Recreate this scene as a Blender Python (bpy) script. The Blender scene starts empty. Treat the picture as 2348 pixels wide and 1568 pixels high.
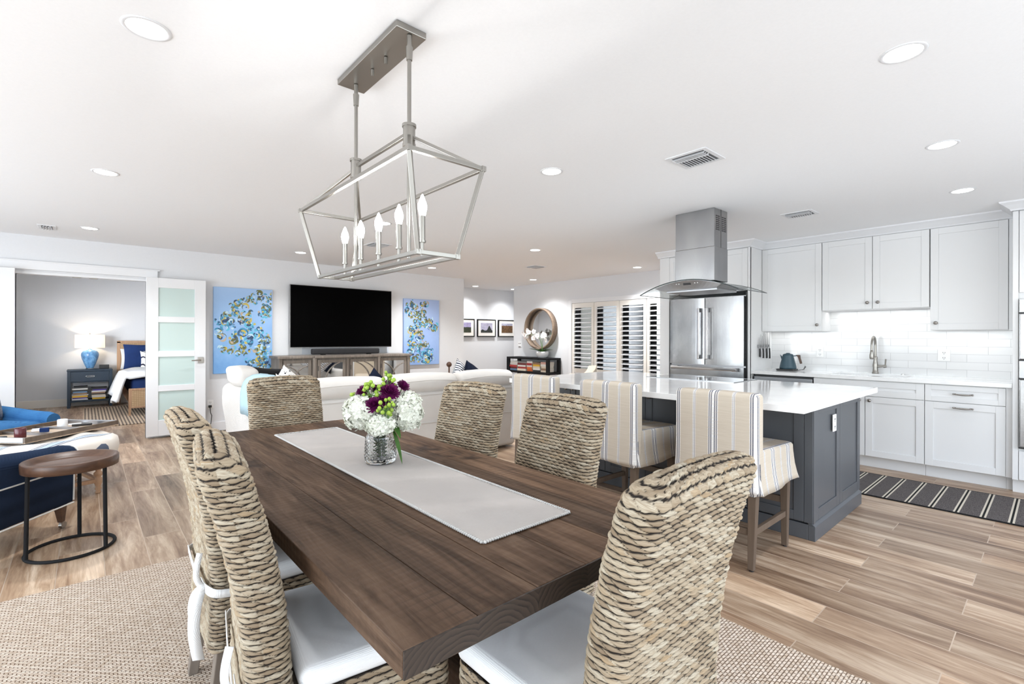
import bpy, math, random
import numpy as np
from mathutils import Vector, Matrix
random.seed(7)
S = bpy.context.scene
COL = S.collection
PI = math.pi
# ---------------------------------------------------------------- camera, world, lights, exposure
cd = bpy.data.cameras.new('camera'); cam = bpy.data.objects.new('camera', cd); COL.objects.link(cam)
cam.location = (0, 0, 1.2932)
YAW = math.radians(41.452)
cam.rotation_euler = (Matrix.Rotation(-YAW, 3, 'Z') @ Matrix.Rotation(PI/2, 3, 'X') @ Matrix.Rotation(math.radians(.138), 3, 'Z')).to_euler()
cd.sensor_width = 36; cd.lens = 1108.5/2348*36; cd.shift_y = -9.9/2348; cd.clip_start = .02
S.camera = cam
S.view_settings.view_transform = 'Standard'; S.view_settings.look = 'None'
S.view_settings.gamma = 1; S.view_settings.use_curve_mapping = False
S.view_settings.exposure = 0.5
S.cycles.max_bounces = 8; S.cycles.diffuse_bounces = 5; S.cycles.glossy_bounces = 4
S.cycles.transmission_bounces = 8; S.cycles.transparent_max_bounces = 12
S.cycles.caustics_reflective = False; S.cycles.caustics_refractive = False
S.cycles.sample_clamp_indirect = 4
w = bpy.data.worlds.new('daylight'); S.world = w; w.use_nodes = True
wn = w.node_tree.nodes; wl = w.node_tree.links
sky = wn.new('ShaderNodeTexSky'); sky.sky_type = 'NISHITA'; sky.sun_disc = False
sky.sun_elevation = math.radians(50); sky.sun_rotation = math.radians(200)
mixw = wn.new('ShaderNodeMix'); mixw.data_type = 'RGBA'; mixw.inputs[0].default_value = .75
wl.new(sky.outputs[0], mixw.inputs[6]); mixw.inputs[7].default_value = (.9, .95, 1, 1)
wl.new(mixw.outputs[2], wn['Background'].inputs[0]); wn['Background'].inputs[1].default_value = .9

def area(name, loc, rot, sx, sy, power, col=(1, 1, 1)):
    l = bpy.data.lights.new(name, 'AREA'); l.shape = 'RECTANGLE'; l.size = sx; l.size_y = sy
    l.energy = power; l.color = col
    o = bpy.data.objects.new(name, l); COL.objects.link(o); o.location = loc; o.rotation_euler = rot
    return o
# daylight through the large glazed openings behind and to the left of the camera
area('daylight_back_window', (1.9, -1.62, 1.25), (math.radians(90), 0, 0), 6.6, 2.1, 76, (.85, .93, 1))
area('daylight_left_window', (-3.28, 3.8, 1.25), (math.radians(90), 0, math.radians(-90)), 7.6, 2.1, 235, (.85, .93, 1))
area('daylight_patio_window', (7.5, 5.65, 1.15), (math.radians(90), 0, math.radians(90)), 1.4, 1.8, 110, (1, 1, 1))
area('daylight_bedroom_window', (-1.12, 9.6, 1.3), (math.radians(90), 0, math.radians(-90)), 1.6, 1.4, 170, (.95, .975, 1))

# ---------------------------------------------------------------- helpers
class MB:
    def __init__(s): s.v = []; s.f = []; s.sm = []
    def add(s, vs, fs, smooth=False):
        b = len(s.v); s.v += [tuple(x) for x in vs]; s.f += [tuple(i+b for i in f) for f in fs]; s.sm += [smooth]*len(fs); return s
    def box(s, x0, y0, z0, x1, y1, z1):
        x0, x1 = min(x0, x1), max(x0, x1); y0, y1 = min(y0, y1), max(y0, y1); z0, z1 = min(z0, z1), max(z0, z1)
        v = [(x0,y0,z0),(x1,y0,z0),(x1,y1,z0),(x0,y1,z0),(x0,y0,z1),(x1,y0,z1),(x1,y1,z1),(x0,y1,z1)]
        return s.add(v, [(0,3,2,1),(4,5,6,7),(0,1,5,4),(1,2,6,5),(2,3,7,6),(3,0,4,7)])
    def hexa(s, bot, top):       # two quads of 4 points each
        return s.add(list(bot)+list(top), [(0,3,2,1),(4,5,6,7),(0,1,5,4),(1,2,6,5),(2,3,7,6),(3,0,4,7)])
    def bar(s, p0, p1, w, h=None, w1=None, h1=None, up=(0,0,1)):
        h = h or w; w1 = w1 or w; h1 = h1 or h
        p0 = Vector(p0); p1 = Vector(p1); d = (p1-p0).normalized(); u = Vector(up)
        if abs(d.dot(u)) > .98: u = Vector((1,0,0))
        a = d.cross(u).normalized(); b = a.cross(d).normalized()
        q = lambda p, ww, hh: [p-a*ww/2-b*hh/2, p+a*ww/2-b*hh/2, p+a*ww/2+b*hh/2, p-a*ww/2+b*hh/2]
        return s.add(q(p0,w,h)+q(p1,w1,h1), [(0,1,2,3)[::-1],(4,5,6,7),(0,1,5,4),(1,2,6,5),(2,3,7,6),(3,0,4,7)])
    def cyl(s, p0, p1, r, r1=None, n=16, cap=True):
        r1 = r if r1 is None else r1
        p0 = Vector(p0); p1 = Vector(p1); d = (p1-p0).normalized(); u = Vector((0,0,1)) if abs(d.z) < .95 else Vector((1,0,0))
        a = d.cross(u).normalized(); b = d.cross(a).normalized(); vs = []
        for p, rr in ((p0, r), (p1, r1)):
            for i in range(n):
                t = 2*PI*i/n; vs.append(p + a*math.cos(t)*rr + b*math.sin(t)*rr)
        s.add(vs, [(i, (i+1)%n, n+(i+1)%n, n+i) for i in range(n)], True)
        if cap:
            s.add(vs[:n], [tuple(range(n))[::-1]]); s.add(vs[n:], [tuple(range(n))])
        return s
    def lathe(s, prof, c=(0,0,0), n=32, axis='z', ry=1.0):
        vs = []; m = len(prof)
        for (r, z) in prof:
            for i in range(n):
                t = 2*PI*i/n; x, y = math.cos(t)*r, math.sin(t)*r*ry
                p = (x, y, z) if axis == 'z' else ((z, x, y) if axis == 'x' else (y, z, x))
                vs.append((c[0]+p[0], c[1]+p[1], c[2]+p[2]))
        fs = [(j*n+i, j*n+(i+1)%n, (j+1)*n+(i+1)%n, (j+1)*n+i) for j in range(m-1) for i in range(n)]
        return s.add(vs, fs, True)
    def tube(s, pts, r, n=8, closed=False, flat=None):
        pts = [Vector(p) for p in pts]; m = len(pts); vs = []
        rs = r if isinstance(r, (list, tuple)) else [r]*m
        prev = None
        for k, p in enumerate(pts):
            if closed: d = (pts[(k+1)%m]-pts[k-1]).normalized()
            else: d = (pts[min(k+1,m-1)]-pts[max(k-1,0)]).normalized()
            if prev is None:
                u = Vector((0,0,1)) if abs(d.z) < .9 else Vector((1,0,0)); a = d.cross(u).normalized()
            else: a = (prev - d*prev.dot(d)).normalized()
            prev = a; b = d.cross(a)
            for i in range(n):
                t = 2*PI*i/n; vs.append(p + a*math.cos(t)*rs[k] + b*math.sin(t)*rs[k]*(flat or 1))
        fs = [(j*n+i, j*n+(i+1)%n, ((j+1)%m)*n+(i+1)%n, ((j+1)%m)*n+i) for j in range(m if closed else m-1) for i in range(n)]
        s.add(vs, fs, True)
        if not closed: s.add(vs[:n], [tuple(range(n))[::-1]]); s.add(vs[-n:], [tuple(range(n))])
        return s
    def sphere(s, c, r, n=12, sc=(1,1,1)):
        pr = [(max(1e-4, math.sin(PI*k/n))*r, -math.cos(PI*k/n)*r) for k in range(n+1)]
        b = len(s.v); s.lathe(pr, (0,0,0), n*2)
        for i in range(b, len(s.v)):
            v = s.v[i]; s.v[i] = (c[0]+v[0]*sc[0], c[1]+v[1]*sc[1], c[2]+v[2]*sc[2])
        return s
    def soft(s, x0, y0, z0, x1, y1, z1, r=.04, puff=(0,0,0), n=9, e=1, fn=None):
        """rounded box, optionally puffed along axes"""
        c = ((x0+x1)/2, (y0+y1)/2, (z0+z1)/2); h = (abs(x1-x0)/2, abs(y1-y0)/2, abs(z1-z0)/2)
        r = min(r, *[q*.999 for q in h])
        key = {}; vs = []; fs = []
        def par(k, hh):
            m = n; L = [];
            t = k/m
            # dense near the ends
            arc = r*1.2; tot = 2*(hh-r)+2*arc; d = t*tot
            if d < arc: return ('a', d/arc)
            if d > tot-arc: return ('c', (d-(tot-arc))/arc)
            return ('b', -(hh-r)+(d-arc))
        def val(k, hh):
            t = k/n; kk = max(2, n//3)
            if k <= kk: a = (1-k/kk)*PI/4; return -(hh-r) - r*math.tan(a)
            if k >= n-kk: a = (1-(n-k)/kk)*PI/4; return (hh-r) + r*math.tan(a)
            return -(hh-r) + 2*(hh-r)*(k-kk)/(n-2*kk)
        vals = [[val(k, hh) for k in range(n+1)] for hh in h]
        def vert(i, j, k):
            if (i,j,k) in key: return key[(i,j,k)]
            p = [vals[0][i], vals[1][j], vals[2][k]]
            q = [max(-(h[a]-r), min(h[a]-r, p[a])) for a in range(3)]
            d = [p[a]-q[a] for a in range(3)]; L = math.sqrt(sum(x*x for x in d)) or 1
            p = [q[a]+d[a]/L*r for a in range(3)]
            nn = [p[a]/h[a] for a in range(3)]
            for a in range(3):
                if puff[a]:
                    o = [(1-min(1,abs(nn[b]))**2) for b in range(3) if b != a]
                    p[a] += puff[a]*nn[a]*o[0]*o[1]
            p = [p[a]+c[a] for a in range(3)]
            if fn: p = fn(*p)
            vs.append(tuple(p)); key[(i,j,k)] = len(vs)-1; return key[(i,j,k)]
        for a in range(n):
            for b in range(n):
                fs.append((vert(a,b,0), vert(a,b+1,0), vert(a+1,b+1,0), vert(a+1,b,0)))
                fs.append((vert(a,b,n), vert(a+1,b,n), vert(a+1,b+1,n), vert(a,b+1,n)))
                fs.append((vert(a,0,b), vert(a+1,0,b), vert(a+1,0,b+1), vert(a,0,b+1)))
                fs.append((vert(a,n,b), vert(a,n,b+1), vert(a+1,n,b+1), vert(a+1,n,b)))
                fs.append((vert(0,a,b), vert(0,a,b+1), vert(0,a+1,b+1), vert(0,a+1,b)))
                fs.append((vert(n,a,b), vert(n,a+1,b), vert(n,a+1,b+1), vert(n,a,b+1)))
        return s.add(vs, fs, True)
    def xf(s, M, start=0):
        for i in range(start, len(s.v)): s.v[i] = tuple(M @ Vector(s.v[i]))
        return s
    def build(s, name, mat, parent=None, bevel=0, seg=2, world=True):
        """world=True: vertices are in world space; they are moved into the parent's space"""
        me = bpy.data.meshes.new(name)
        vs = s.v
        if parent is not None and world:
            M = TOP(parent)
            Mi = M.inverted(); vs = [tuple(Mi @ Vector(v)) for v in vs]
        me.from_pydata(vs, [], s.f)
        me.polygons.foreach_set('use_smooth', s.sm)
        me.update()
        if mat is not None: me.materials.append(mat)
        o = bpy.data.objects.new(name, me); COL.objects.link(o)
        if parent is not None: o.parent = parent
        if bevel:
            b = o.modifiers.new('bevel', 'BEVEL'); b.width = bevel; b.segments = seg; b.limit_method = 'ANGLE'; b.angle_limit = math.radians(40)
            b.harden_normals = False
        return o
def TOP(o):
    M = Matrix.Identity(4)
    while o is not None:
        M = (Matrix.Translation(o.location) @ o.rotation_euler.to_matrix().to_4x4()) @ M; o = o.parent
    return M
def thing(name, label, cat, loc=(0,0,0), rz=0, group=None):
    o = bpy.data.objects.new(name, None); COL.objects.link(o); o.location = loc; o.rotation_euler = (0,0,rz)
    o.empty_display_size = .1
    o['label'] = label; o['category'] = cat
    if group: o['group'] = group
    return o
def tag(o, label, cat, group=None, kind=None):
    o['label'] = label; o['category'] = cat
    if group: o['group'] = group
    if kind: o['kind'] = kind
    return o
def solo(mb, name, mat, label, cat, group=None, bevel=0, kind=None, origin=None):
    """one-mesh thing whose origin sits at the centre of its base"""
    xs, ys, zs = zip(*mb.v)
    c = origin or ((min(xs)+max(xs))/2, (min(ys)+max(ys))/2, min(zs))
    mb.v = [(a-c[0], b-c[1], d-c[2]) for a, b, d in mb.v]
    o = mb.build(name, mat, None, bevel); o.location = c
    return tag(o, label, cat, group, kind)
def struct(mb, name, mat, bevel=0):
    o = mb.build(name, mat, None, bevel); o['kind'] = 'structure'; return o
def copy_tree(o, parent=None):
    c = o.copy(); COL.objects.link(c)
    if parent is not None: c.parent = parent
    for ch in list(o.children):
        copy_tree(ch, c)
    return c

# ---------------------------------------------------------------- materials
MATS = {}
class N:
    def __init__(s, name, rough=.5, color=(.8,.8,.8), metal=0, spec=.5):
        s.m = bpy.data.materials.new(name); s.m.use_nodes = True; s.t = s.m.node_tree; s.n = s.t.nodes; s.l = s.t.links
        s.b = s.n['Principled BSDF']; s.set('Base Color', (*color, 1)); s.set('Roughness', rough); s.set('Metallic', metal); s.set('Specular IOR Level', spec)
        s.tc = None; MATS[name] = s.m
    def set(s, k, v):
        if isinstance(v, bpy.types.NodeSocket): s.l.new(v, s.b.inputs[k])
        else: s.b.inputs[k].default_value = v
    def node(s, typ, **kw):
        n = s.n.new(typ)
        for k, v in kw.items():
            if k.startswith('i_'):
                key = k[2:]; key = int(key) if key.isdigit() else key.replace('_', ' ')
                if isinstance(v, bpy.types.NodeSocket): s.l.new(v, n.inputs[key])
                else: n.inputs[key].default_value = v
            else: setattr(n, k, v)
        return n
    def co(s, kind='Object', scale=(1,1,1), rot=(0,0,0), loc=(0,0,0)):
        if s.tc is None: s.tc = s.node('ShaderNodeTexCoord')
        mp = s.node('ShaderNodeMapping'); mp.inputs['Scale'].default_value = scale; mp.inputs['Rotation'].default_value = rot; mp.inputs['Location'].default_value = loc
        s.l.new(s.tc.outputs[kind], mp.inputs[0]); return mp.outputs[0]
    def pos(s, scale=(1,1,1), rot=(0,0,0), loc=(0,0,0)):
        g = s.node('ShaderNodeNewGeometry'); mp = s.node('ShaderNodeMapping'); mp.inputs['Scale'].default_value = scale
        mp.inputs['Rotation'].default_value = rot; mp.inputs['Location'].default_value = loc
        s.l.new(g.outputs['Position'], mp.inputs[0]); return mp.outputs[0]
    def noise(s, vec, scale=5, detail=4, rough=.5, dist=0):
        n = s.node('ShaderNodeTexNoise', i_Scale=scale, i_Detail=detail, i_Roughness=rough, i_Distortion=dist); s.l.new(vec, n.inputs['Vector']); return n.outputs['Fac']
    def ramp(s, fac, stops, interp='LINEAR'):
        r = s.node('ShaderNodeValToRGB'); r.color_ramp.interpolation = interp; e = r.color_ramp.elements
        while len(e) < len(stops): e.new(.5)
        for el, (p, c) in zip(e, stops): el.position = p; el.color = (*c, 1) if len(c) == 3 else c
        s.l.new(fac, r.inputs[0]); return r.outputs[0]
    def mix(s, fac, a, b, mode='MIX'):
        n = s.node('ShaderNodeMix', data_type='RGBA', blend_type=mode)
        for sock, v in ((n.inputs[0], fac), (n.inputs[6], a), (n.inputs[7], b)):
            if isinstance(v, bpy.types.NodeSocket): s.l.new(v, sock)
            else: sock.default_value = v if not isinstance(v, tuple) or len(v) == 4 else (*v, 1)
        return n.outputs[2]
    def math(s, op, a, b=0, c=0):
        n = s.node('ShaderNodeMath', operation=op)
        for i, v in enumerate((a, b, c)):
            if isinstance(v, bpy.types.NodeSocket): s.l.new(v, n.inputs[i])
            else: n.inputs[i].default_value = v
        return n.outputs[0]
    def sep(s, vec):
        n = s.node('ShaderNodeSeparateXYZ'); s.l.new(vec, n.inputs[0]); return n.outputs
    def bump(s, h, strength=.3, dist=.01):
        n = s.node('ShaderNodeBump', i_Strength=strength, i_Distance=dist); s.l.new(h, n.inputs['Height']); s.l.new(n.outputs[0], s.b.inputs['Normal']); return n
def flat(name, color, rough=.5, metal=0, spec=.5, noise=None):
    a = N(name, rough, color, metal, spec)
    if noise:
        sc, amt, bs = noise
        f = a.noise(a.co(), sc, 5)
        c2 = tuple(max(0, x*(1-amt)) for x in color)
        a.set('Base Color', a.ramp(f, [(.3, c2), (.7, color)]))
        if bs: a.bump(f, bs, .004)
    return a.m
def fabric(name, color, color2=None, scale=260, bs=.35, rough=.95):
    a = N(name, rough, color, 0, .15); c2 = color2 or tuple(x*.86 for x in color)
    v = a.co(); w1 = a.node('ShaderNodeTexWave', i_Scale=scale*.5, i_Distortion=.6, bands_direction='X'); a.l.new(v, w1.inputs[0])
    w2 = a.node('ShaderNodeTexWave', i_Scale=scale*.5, i_Distortion=.6, bands_direction='Z'); a.l.new(v, w2.inputs[0])
    w = a.math('MULTIPLY', w1.outputs['Fac'], w2.outputs['Fac']); n = a.noise(v, 6, 6, .6)
    f = a.math('MULTIPLY_ADD', w, .5, a.math('MULTIPLY', n, .5))
    a.set('Base Color', a.ramp(f, [(.15, c2), (.6, color)])); a.bump(a.math('ADD', w, a.math('MULTIPLY', a.noise(v, 9, 3), 2)), bs, .004)
    return a.m
def wood(name, c1, c2, axis='Y', scale=6, rough=.5, spec=.4, c3=None):
    a = N(name, rough, c1, 0, spec)
    sc = {'X': (.08,1,1), 'Y': (1,.08,1), 'Z': (1,1,.08)}[axis]
    v = a.co('Object', sc); f = a.noise(v, scale*6, 6, .6, .6); g = a.noise(a.co('Object', tuple(q*.6 for q in sc)), scale, 3, .5, 1.5)
    ff = a.math('ADD', a.math('MULTIPLY', f, .6), a.math('MULTIPLY', g, .4))
    a.set('Base Color', a.ramp(ff, [(.3, c1), (.5, c3 or tuple((x+y)/2 for x, y in zip(c1, c2))), (.68, c2)])); a.bump(f, .25, .003)
    return a.m
paint_wall = flat('wall_paint', (.705,.715,.735), .85, 0, .2, (60, .02, .05))
paint_ceil = flat('ceiling_paint', (.89,.90,.915), .9, 0, .1, (90, .02, .06))
paint_trim = flat('white_trim_paint', (.75,.76,.78), .45)
paint_trimwarm = flat('cream_trim_paint', (.78,.75,.70), .5)
cab_white = flat('cabinet_paint', (.74,.745,.75), .42)
cab_groove = flat('cabinet_shadow_gap', (.18,.18,.18), .8)
cab_grey = flat('island_grey_paint', (.080,.086,.096), .4, 0, .5)
steel = None
a = N('brushed_steel', .24, (.60,.60,.60), 1)
a.bump(a.noise(a.co('Object', (120,120,1.2)), 8, 4), .12, .002); a.set('Base Color', a.ramp(a.noise(a.co('Object', (1,1,.6)), 3, 2), [(.3,(.27,.27,.28)),(.7,(.42,.42,.42))])); steel = a.m
a = N('brushed_steel_dark', .3, (.36,.36,.37), 1); steel_dark = a.m
nickel = flat('brushed_nickel', (.34,.325,.30), .33, 1)
nickel_dark = flat('antique_nickel', (.33,.31,.29), .32, 1)
chrome = flat('chrome', (.75,.75,.76), .12, 1)
black = flat('black_plastic', (.012,.012,.013), .4)
black_matte = flat('black_matte', (.01,.01,.011), .75, 0, .2)
a = N('tv_screen', .6, (.001,.001,.0011), 0, .02); screen = a.m
white_plastic = flat('white_plastic', (.82,.82,.82), .35)
a = N('quartz', .07, (.84,.84,.835), 0, .5); f = a.noise(a.co(), 4, 6, .6, 1.2); a.set('Base Color', a.ramp(f, [(.35,(.80,.80,.80)),(.6,(.86,.86,.855))])); quartz = a.m
# floor: wood-look planks along Y, 20 cm wide
a = N('plank_floor', .3, (.5,.4,.3), 0, .45)
v = a.pos((1,1,1), (0,0,PI/2), (0,0,0))
mp = a.node('ShaderNodeMapping'); mp.inputs['Location'].default_value = (.3,-.085+.4,0); a.l.new(v, mp.inputs[0]); v = mp.outputs[0]
br = a.node('ShaderNodeTexBrick', offset=.37, offset_frequency=2, squash=1, i_Scale=1, i_Mortar_Size=.0022, i_Mortar_Smooth=.1, i_Bias=0, i_Brick_Width=1.2, i_Row_Height=.2)
a.l.new(v, br.inputs[0]); br.inputs['Color1'].default_value = (0,0,0,1); br.inputs['Color2'].default_value = (1,1,1,1); br.inputs['Mortar'].default_value = (.5,.5,.5,1)
rnd = a.sep(br.outputs['Color'])[0]
cx = a.node('ShaderNodeCombineXYZ'); sx = a.sep(a.pos())
a.l.new(a.math('ADD', sx[0], a.math('MULTIPLY', rnd, 7.3)), cx.inputs[0]); a.l.new(a.math('MULTIPLY', sx[1], .09), cx.inputs[1]); a.l.new(a.math('MULTIPLY', rnd, 31), cx.inputs[2])
g1 = a.noise(cx.outputs[0], 13, 10, .68, .7); g2 = a.noise(cx.outputs[0], 3.2, 4, .55, 1.4); g3 = a.noise(cx.outputs[0], 90, 3, .5, .4)
ff = a.math('ADD', a.math('MULTIPLY', g1, .55), a.math('ADD', a.math('MULTIPLY', g2, .35), a.math('MULTIPLY', g3, .10)))
wc = a.ramp(ff, [(.34,(.10,.058,.036)), (.43,(.225,.14,.088)), (.51,(.37,.26,.175)), (.62,(.62,.495,.375))])
tone = a.ramp(rnd, [(0,(.70,.68,.66)), (.5,(.96,.95,.94)), (1,(1.22,1.20,1.17))])
wc = a.mix(1.0, wc, tone, 'MULTIPLY')
a.set('Base Color', a.mix(br.outputs['Fac'], wc, (.43,.335,.255,1)))
a.bump(a.math('SUBTRACT', a.math('MULTIPLY', g1, .3), br.outputs['Fac']), .35, .003)
a.set('Roughness', a.ramp(g1, [(.3,(.42,.42,.42)),(.7,(.28,.28,.28))])); plank = a.m
# backsplash
a = N('white_tile', .12, (.82,.825,.83), 0, .5)
v = a.pos((1,1,1)); cb = a.node('ShaderNodeCombineXYZ'); sp = a.sep(v); a.l.new(sp[1], cb.inputs[0]); a.l.new(a.math('ADD', sp[2], .085), cb.inputs[1])
br = a.node('ShaderNodeTexBrick', offset=.5, i_Scale=1, i_Mortar_Size=.0016, i_Mortar_Smooth=.2, i_Brick_Width=.3, i_Row_Height=.0765); a.l.new(cb.outputs[0], br.inputs[0])
for k, c in (('Color1', (.70,.705,.71,1)), ('Color2', (.74,.745,.75,1)), ('Mortar', (.52,.52,.53,1))): br.inputs[k].default_value = c
a.set('Base Color', br.outputs['Color']); a.bump(a.math('SUBTRACT', 1, br.outputs['Fac']), .5, .003); tile = a.m
# jute rug
a = N('jute_rug', .95, (.6,.5,.4), 0, .1)
v = a.pos(); br = a.node('ShaderNodeTexBrick', offset=.5, i_Scale=1, i_Mortar_Size=.0022, i_Mortar_Smooth=.6, i_Brick_Width=.024, i_Row_Height=.0125); a.l.new(v, br.inputs[0])
vx = a.sep(v); d = a.math('PINGPONG', vx[0], .085); e = a.math('PINGPONG', vx[1], .085); di = a.math('FRACT', a.math('MULTIPLY', a.math('ADD', d, e), 26)); pat = a.math('GREATER_THAN', di, .5)
ck = a.node('ShaderNodeTexChecker', i_Scale=62); a.l.new(v, ck.inputs[0])
br.inputs['Color1'].default_value = (.50,.40,.31,1); br.inputs['Color2'].default_value = (.64,.54,.45,1); br.inputs['Mortar'].default_value = (.19,.13,.09,1)
c = a.mix(a.math('MULTIPLY', a.math('MULTIPLY', pat, ck.outputs['Fac']), .38), br.outputs['Color'], (.72,.65,.56,1))
a.set('Base Color', c); a.bump(a.math('SUBTRACT', 1, br.outputs['Fac']), .9, .006); jute = a.m
# woven water hyacinth
a = N('woven_hyacinth', .75, (.6,.5,.35), 0, .25)
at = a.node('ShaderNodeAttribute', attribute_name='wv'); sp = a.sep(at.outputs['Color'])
uv = a.node('ShaderNodeUVMap'); mp = a.node('ShaderNodeMapping'); a.l.new(uv.outputs[0], mp.inputs[0]); mp.inputs['Scale'].default_value = (30,420,1)
fib = a.noise(mp.outputs[0], 1.0, 4, .6, .8)
c = a.ramp(sp[0], [(0,(.23,.175,.118)), (.3,(.325,.26,.18)), (.6,(.395,.33,.24)), (.85,(.46,.41,.32)), (1,(.34,.245,.145))])
c = a.mix(a.ramp(fib, [(.40,(.55,.55,.55)), (.56,(0,0,0))]), c, (.20,.14,.085,1))
c = a.mix(a.ramp(sp[1], [(.12,(0,0,0)), (.44,(1,1,1))]), c, (.016,.011,.008,1))  # near-black shade painted into the gaps between strands
a.set('Base Color', c); a.bump(fib, .5, .002); weave = a.m
table_wood = None
a = N('dark_rustic_wood', .42, (.1,.06,.04), 0, .16)
v = a.co('Object', (1,.1,1)); sx = a.sep(a.co()); 
bi = a.math('FLOOR', a.math('DIVIDE', sx[0], .16)); cb = a.node('ShaderNodeCombineXYZ'); a.l.new(a.math('MULTIPLY', bi, 5.7), cb.inputs[2]); 
va = a.node('ShaderNodeVectorMath', operation='ADD'); a.l.new(v, va.inputs[0]); a.l.new(cb.outputs[0], va.inputs[1]); v2 = va.outputs[0]
g1 = a.noise(v2, 30, 8, .65, 1.2); g2 = a.noise(v2, 5, 4, .6, 2.5)
sw_ = a.node('ShaderNodeTexWave', bands_direction='Y', i_Scale=12, i_Distortion=4.5, i_Detail=4); a.l.new(a.co('Object', (.25,1,1)), sw_.inputs[0]); saw = sw_.outputs['Fac']; sawm = a.noise(a.co('Object', (1,1,1), (0,0,0), (3,1,0)), 2.2, 2)
ff = a.math('ADD', a.math('MULTIPLY', g1, .5), a.math('MULTIPLY', g2, .5))
c = a.ramp(ff, [(.30,(.018,.010,.006)), (.42,(.062,.035,.021)), (.54,(.125,.075,.047)), (.70,(.21,.135,.088))])
wn_ = a.node('ShaderNodeTexWhiteNoise', noise_dimensions='1D'); a.l.new(bi, wn_.inputs['W']); c = a.mix(1.0, c, a.ramp(wn_.outputs['Value'], [(0,(.72,.72,.72)), (1,(1.25,1.22,1.18))]), 'MULTIPLY')
c = a.mix(a.math('MULTIPLY', a.ramp(saw, [(.0,(1,1,1)), (.22,(0,0,0))]), a.ramp(sawm, [(.50,(0,0,0)), (.62,(.6,.6,.6))])), c, (.045,.026,.017,1))
wob = a.node('ShaderNodeVectorMath', operation='MULTIPLY_ADD'); nzc = a.node('ShaderNodeTexNoise', i_Scale=9); a.l.new(a.co(), nzc.inputs['Vector']); a.l.new(nzc.outputs['Color'], wob.inputs[0]); wob.inputs[1].default_value = (.16,.30,0); a.l.new(a.co('Object', (1,.45,1), (0,0,0), (.35,.12,0)), wob.inputs[2])
vo = a.node('ShaderNodeTexVoronoi', i_Scale=2.6, voronoi_dimensions='2D'); a.l.new(wob.outputs[0], vo.inputs['Vector'])
c = a.mix(a.ramp(vo.outputs['Distance'], [(.06,(.85,.85,.85)), (.16,(0,0,0))]), c, (.022,.012,.008,1))
a.set('Base Color', c); a.bump(a.math('ADD', g1, a.math('MULTIPLY', saw, .25)), .35, .004)
a.set('Roughness', a.ramp(g1, [(.3,(.62,.62,.62)),(.7,(.45,.45,.45))])); table_wood = a.m
a = N('dark_end_grain', .55, (.05,.03,.02)); e_ = a.sep(a.co())
xm = a.math('SUBTRACT', a.math('PINGPONG', e_[0], .16), .05); zq = a.math('ADD', e_[2], -.655)
rr_ = a.math('SQRT', a.math('ADD', a.math('MULTIPLY', xm, xm), a.math('MULTIPLY', zq, zq)))
fq = a.math('FRACT', a.math('MULTIPLY', a.math('ADD', rr_, a.math('MULTIPLY', a.noise(a.co(), 14, 3), .03)), 90))
a.set('Base Color', a.mix(a.ramp(a.noise(a.co(), 30, 4), [(.4,(0,0,0)), (.6,(.5,.5,.5))]), a.ramp(fq, [(.0,(.006,.004,.003)), (.35,(.026,.016,.011)), (.9,(.042,.027,.019)), (1,(.006,.004,.003))]), (.03,.019,.013,1))); a.bump(fq, .4, .002); end_grain = a.m  # dark end grain, colour lowered further for the shade on this edge
walnut = wood('walnut', (.045,.022,.014), (.125,.064,.038), 'X', 5, .38)
grey_wood = wood('weathered_wood', (.11,.09,.075), (.27,.235,.20), 'Z', 6, .6)
stool_wood = wood('stool_wood', (.085,.058,.040), (.15,.108,.078), 'Z', 4, .5)
chair_leg = wood('chair_leg_wood', (.12,.095,.075), (.24,.20,.165), 'Z', 5, .6)
ring_wood = wood('mirror_frame_wood', (.12,.078,.052), (.27,.20,.145), 'Y', 6, .55)
oak = wood('turned_oak', (.30,.17,.095), (.50,.32,.20), 'Z', 5, .5)
a = N('cane', .7, (.55,.38,.22)); br = a.node('ShaderNodeTexBrick', offset=0, i_Scale=1, i_Mortar_Size=.004, i_Brick_Width=.03, i_Row_Height=.03); cb = a.node('ShaderNodeCombineXYZ'); sx = a.sep(a.co()); a.l.new(a.math('ADD', sx[0], sx[1]), cb.inputs[0]); a.l.new(sx[2], cb.inputs[1]); a.l.new(cb.outputs[0], br.inputs[0])
br.inputs['Color1'].default_value = (.48,.32,.17,1); br.inputs['Color2'].default_value = (.58,.42,.25,1); br.inputs['Mortar'].default_value = (.30,.19,.10,1)
a.set('Base Color', a.mix(a.noise(a.co(), 12, 5), br.outputs['Color'], (.40,.27,.15,1))); a.bump(br.outputs['Fac'], .4, .004); cane = a.m
cream_fab = fabric('cream_slipcover', (.71,.68,.645))
cushion_fab = fabric('white_canvas', (.83,.83,.83))
runner_fab = fabric('linen_runner', (.56,.53,.505), (.44,.41,.39), 340, .5)
runner_edge = fabric('runner_stitched_edge', (.72,.71,.69), (.5,.49,.47), 200, .6)
navy = fabric('navy_upholstery', (.020,.038,.082), (.009,.018,.042), 300, .3)
midblue = fabric('blue_upholstery', (.06,.20,.42), (.02,.09,.23), 300, .4)
navy_cloth = fabric('navy_cotton', (.022,.05,.17), (.01,.022,.08))
charcoal_knit = fabric('grey_knit', (.30,.31,.34), (.06,.065,.08), 60, .9)
duvet_fab = fabric('white_duvet', (.74,.75,.77))
paleblue_fab = fabric('pale_blue_cotton', (.45,.62,.70))
sand_fab = fabric('sand_linen', (.64,.56,.45))
piping = flat('white_piping', (.8,.8,.78), .8)
petal_white = flat('hydrangea_petal', (.78,.79,.70), .6, 0, .3, (40, .08, 0))
petal_purple = flat('purple_petal', (.16,.008,.10), .55, 0, .3, (50, .5, 0))
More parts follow.
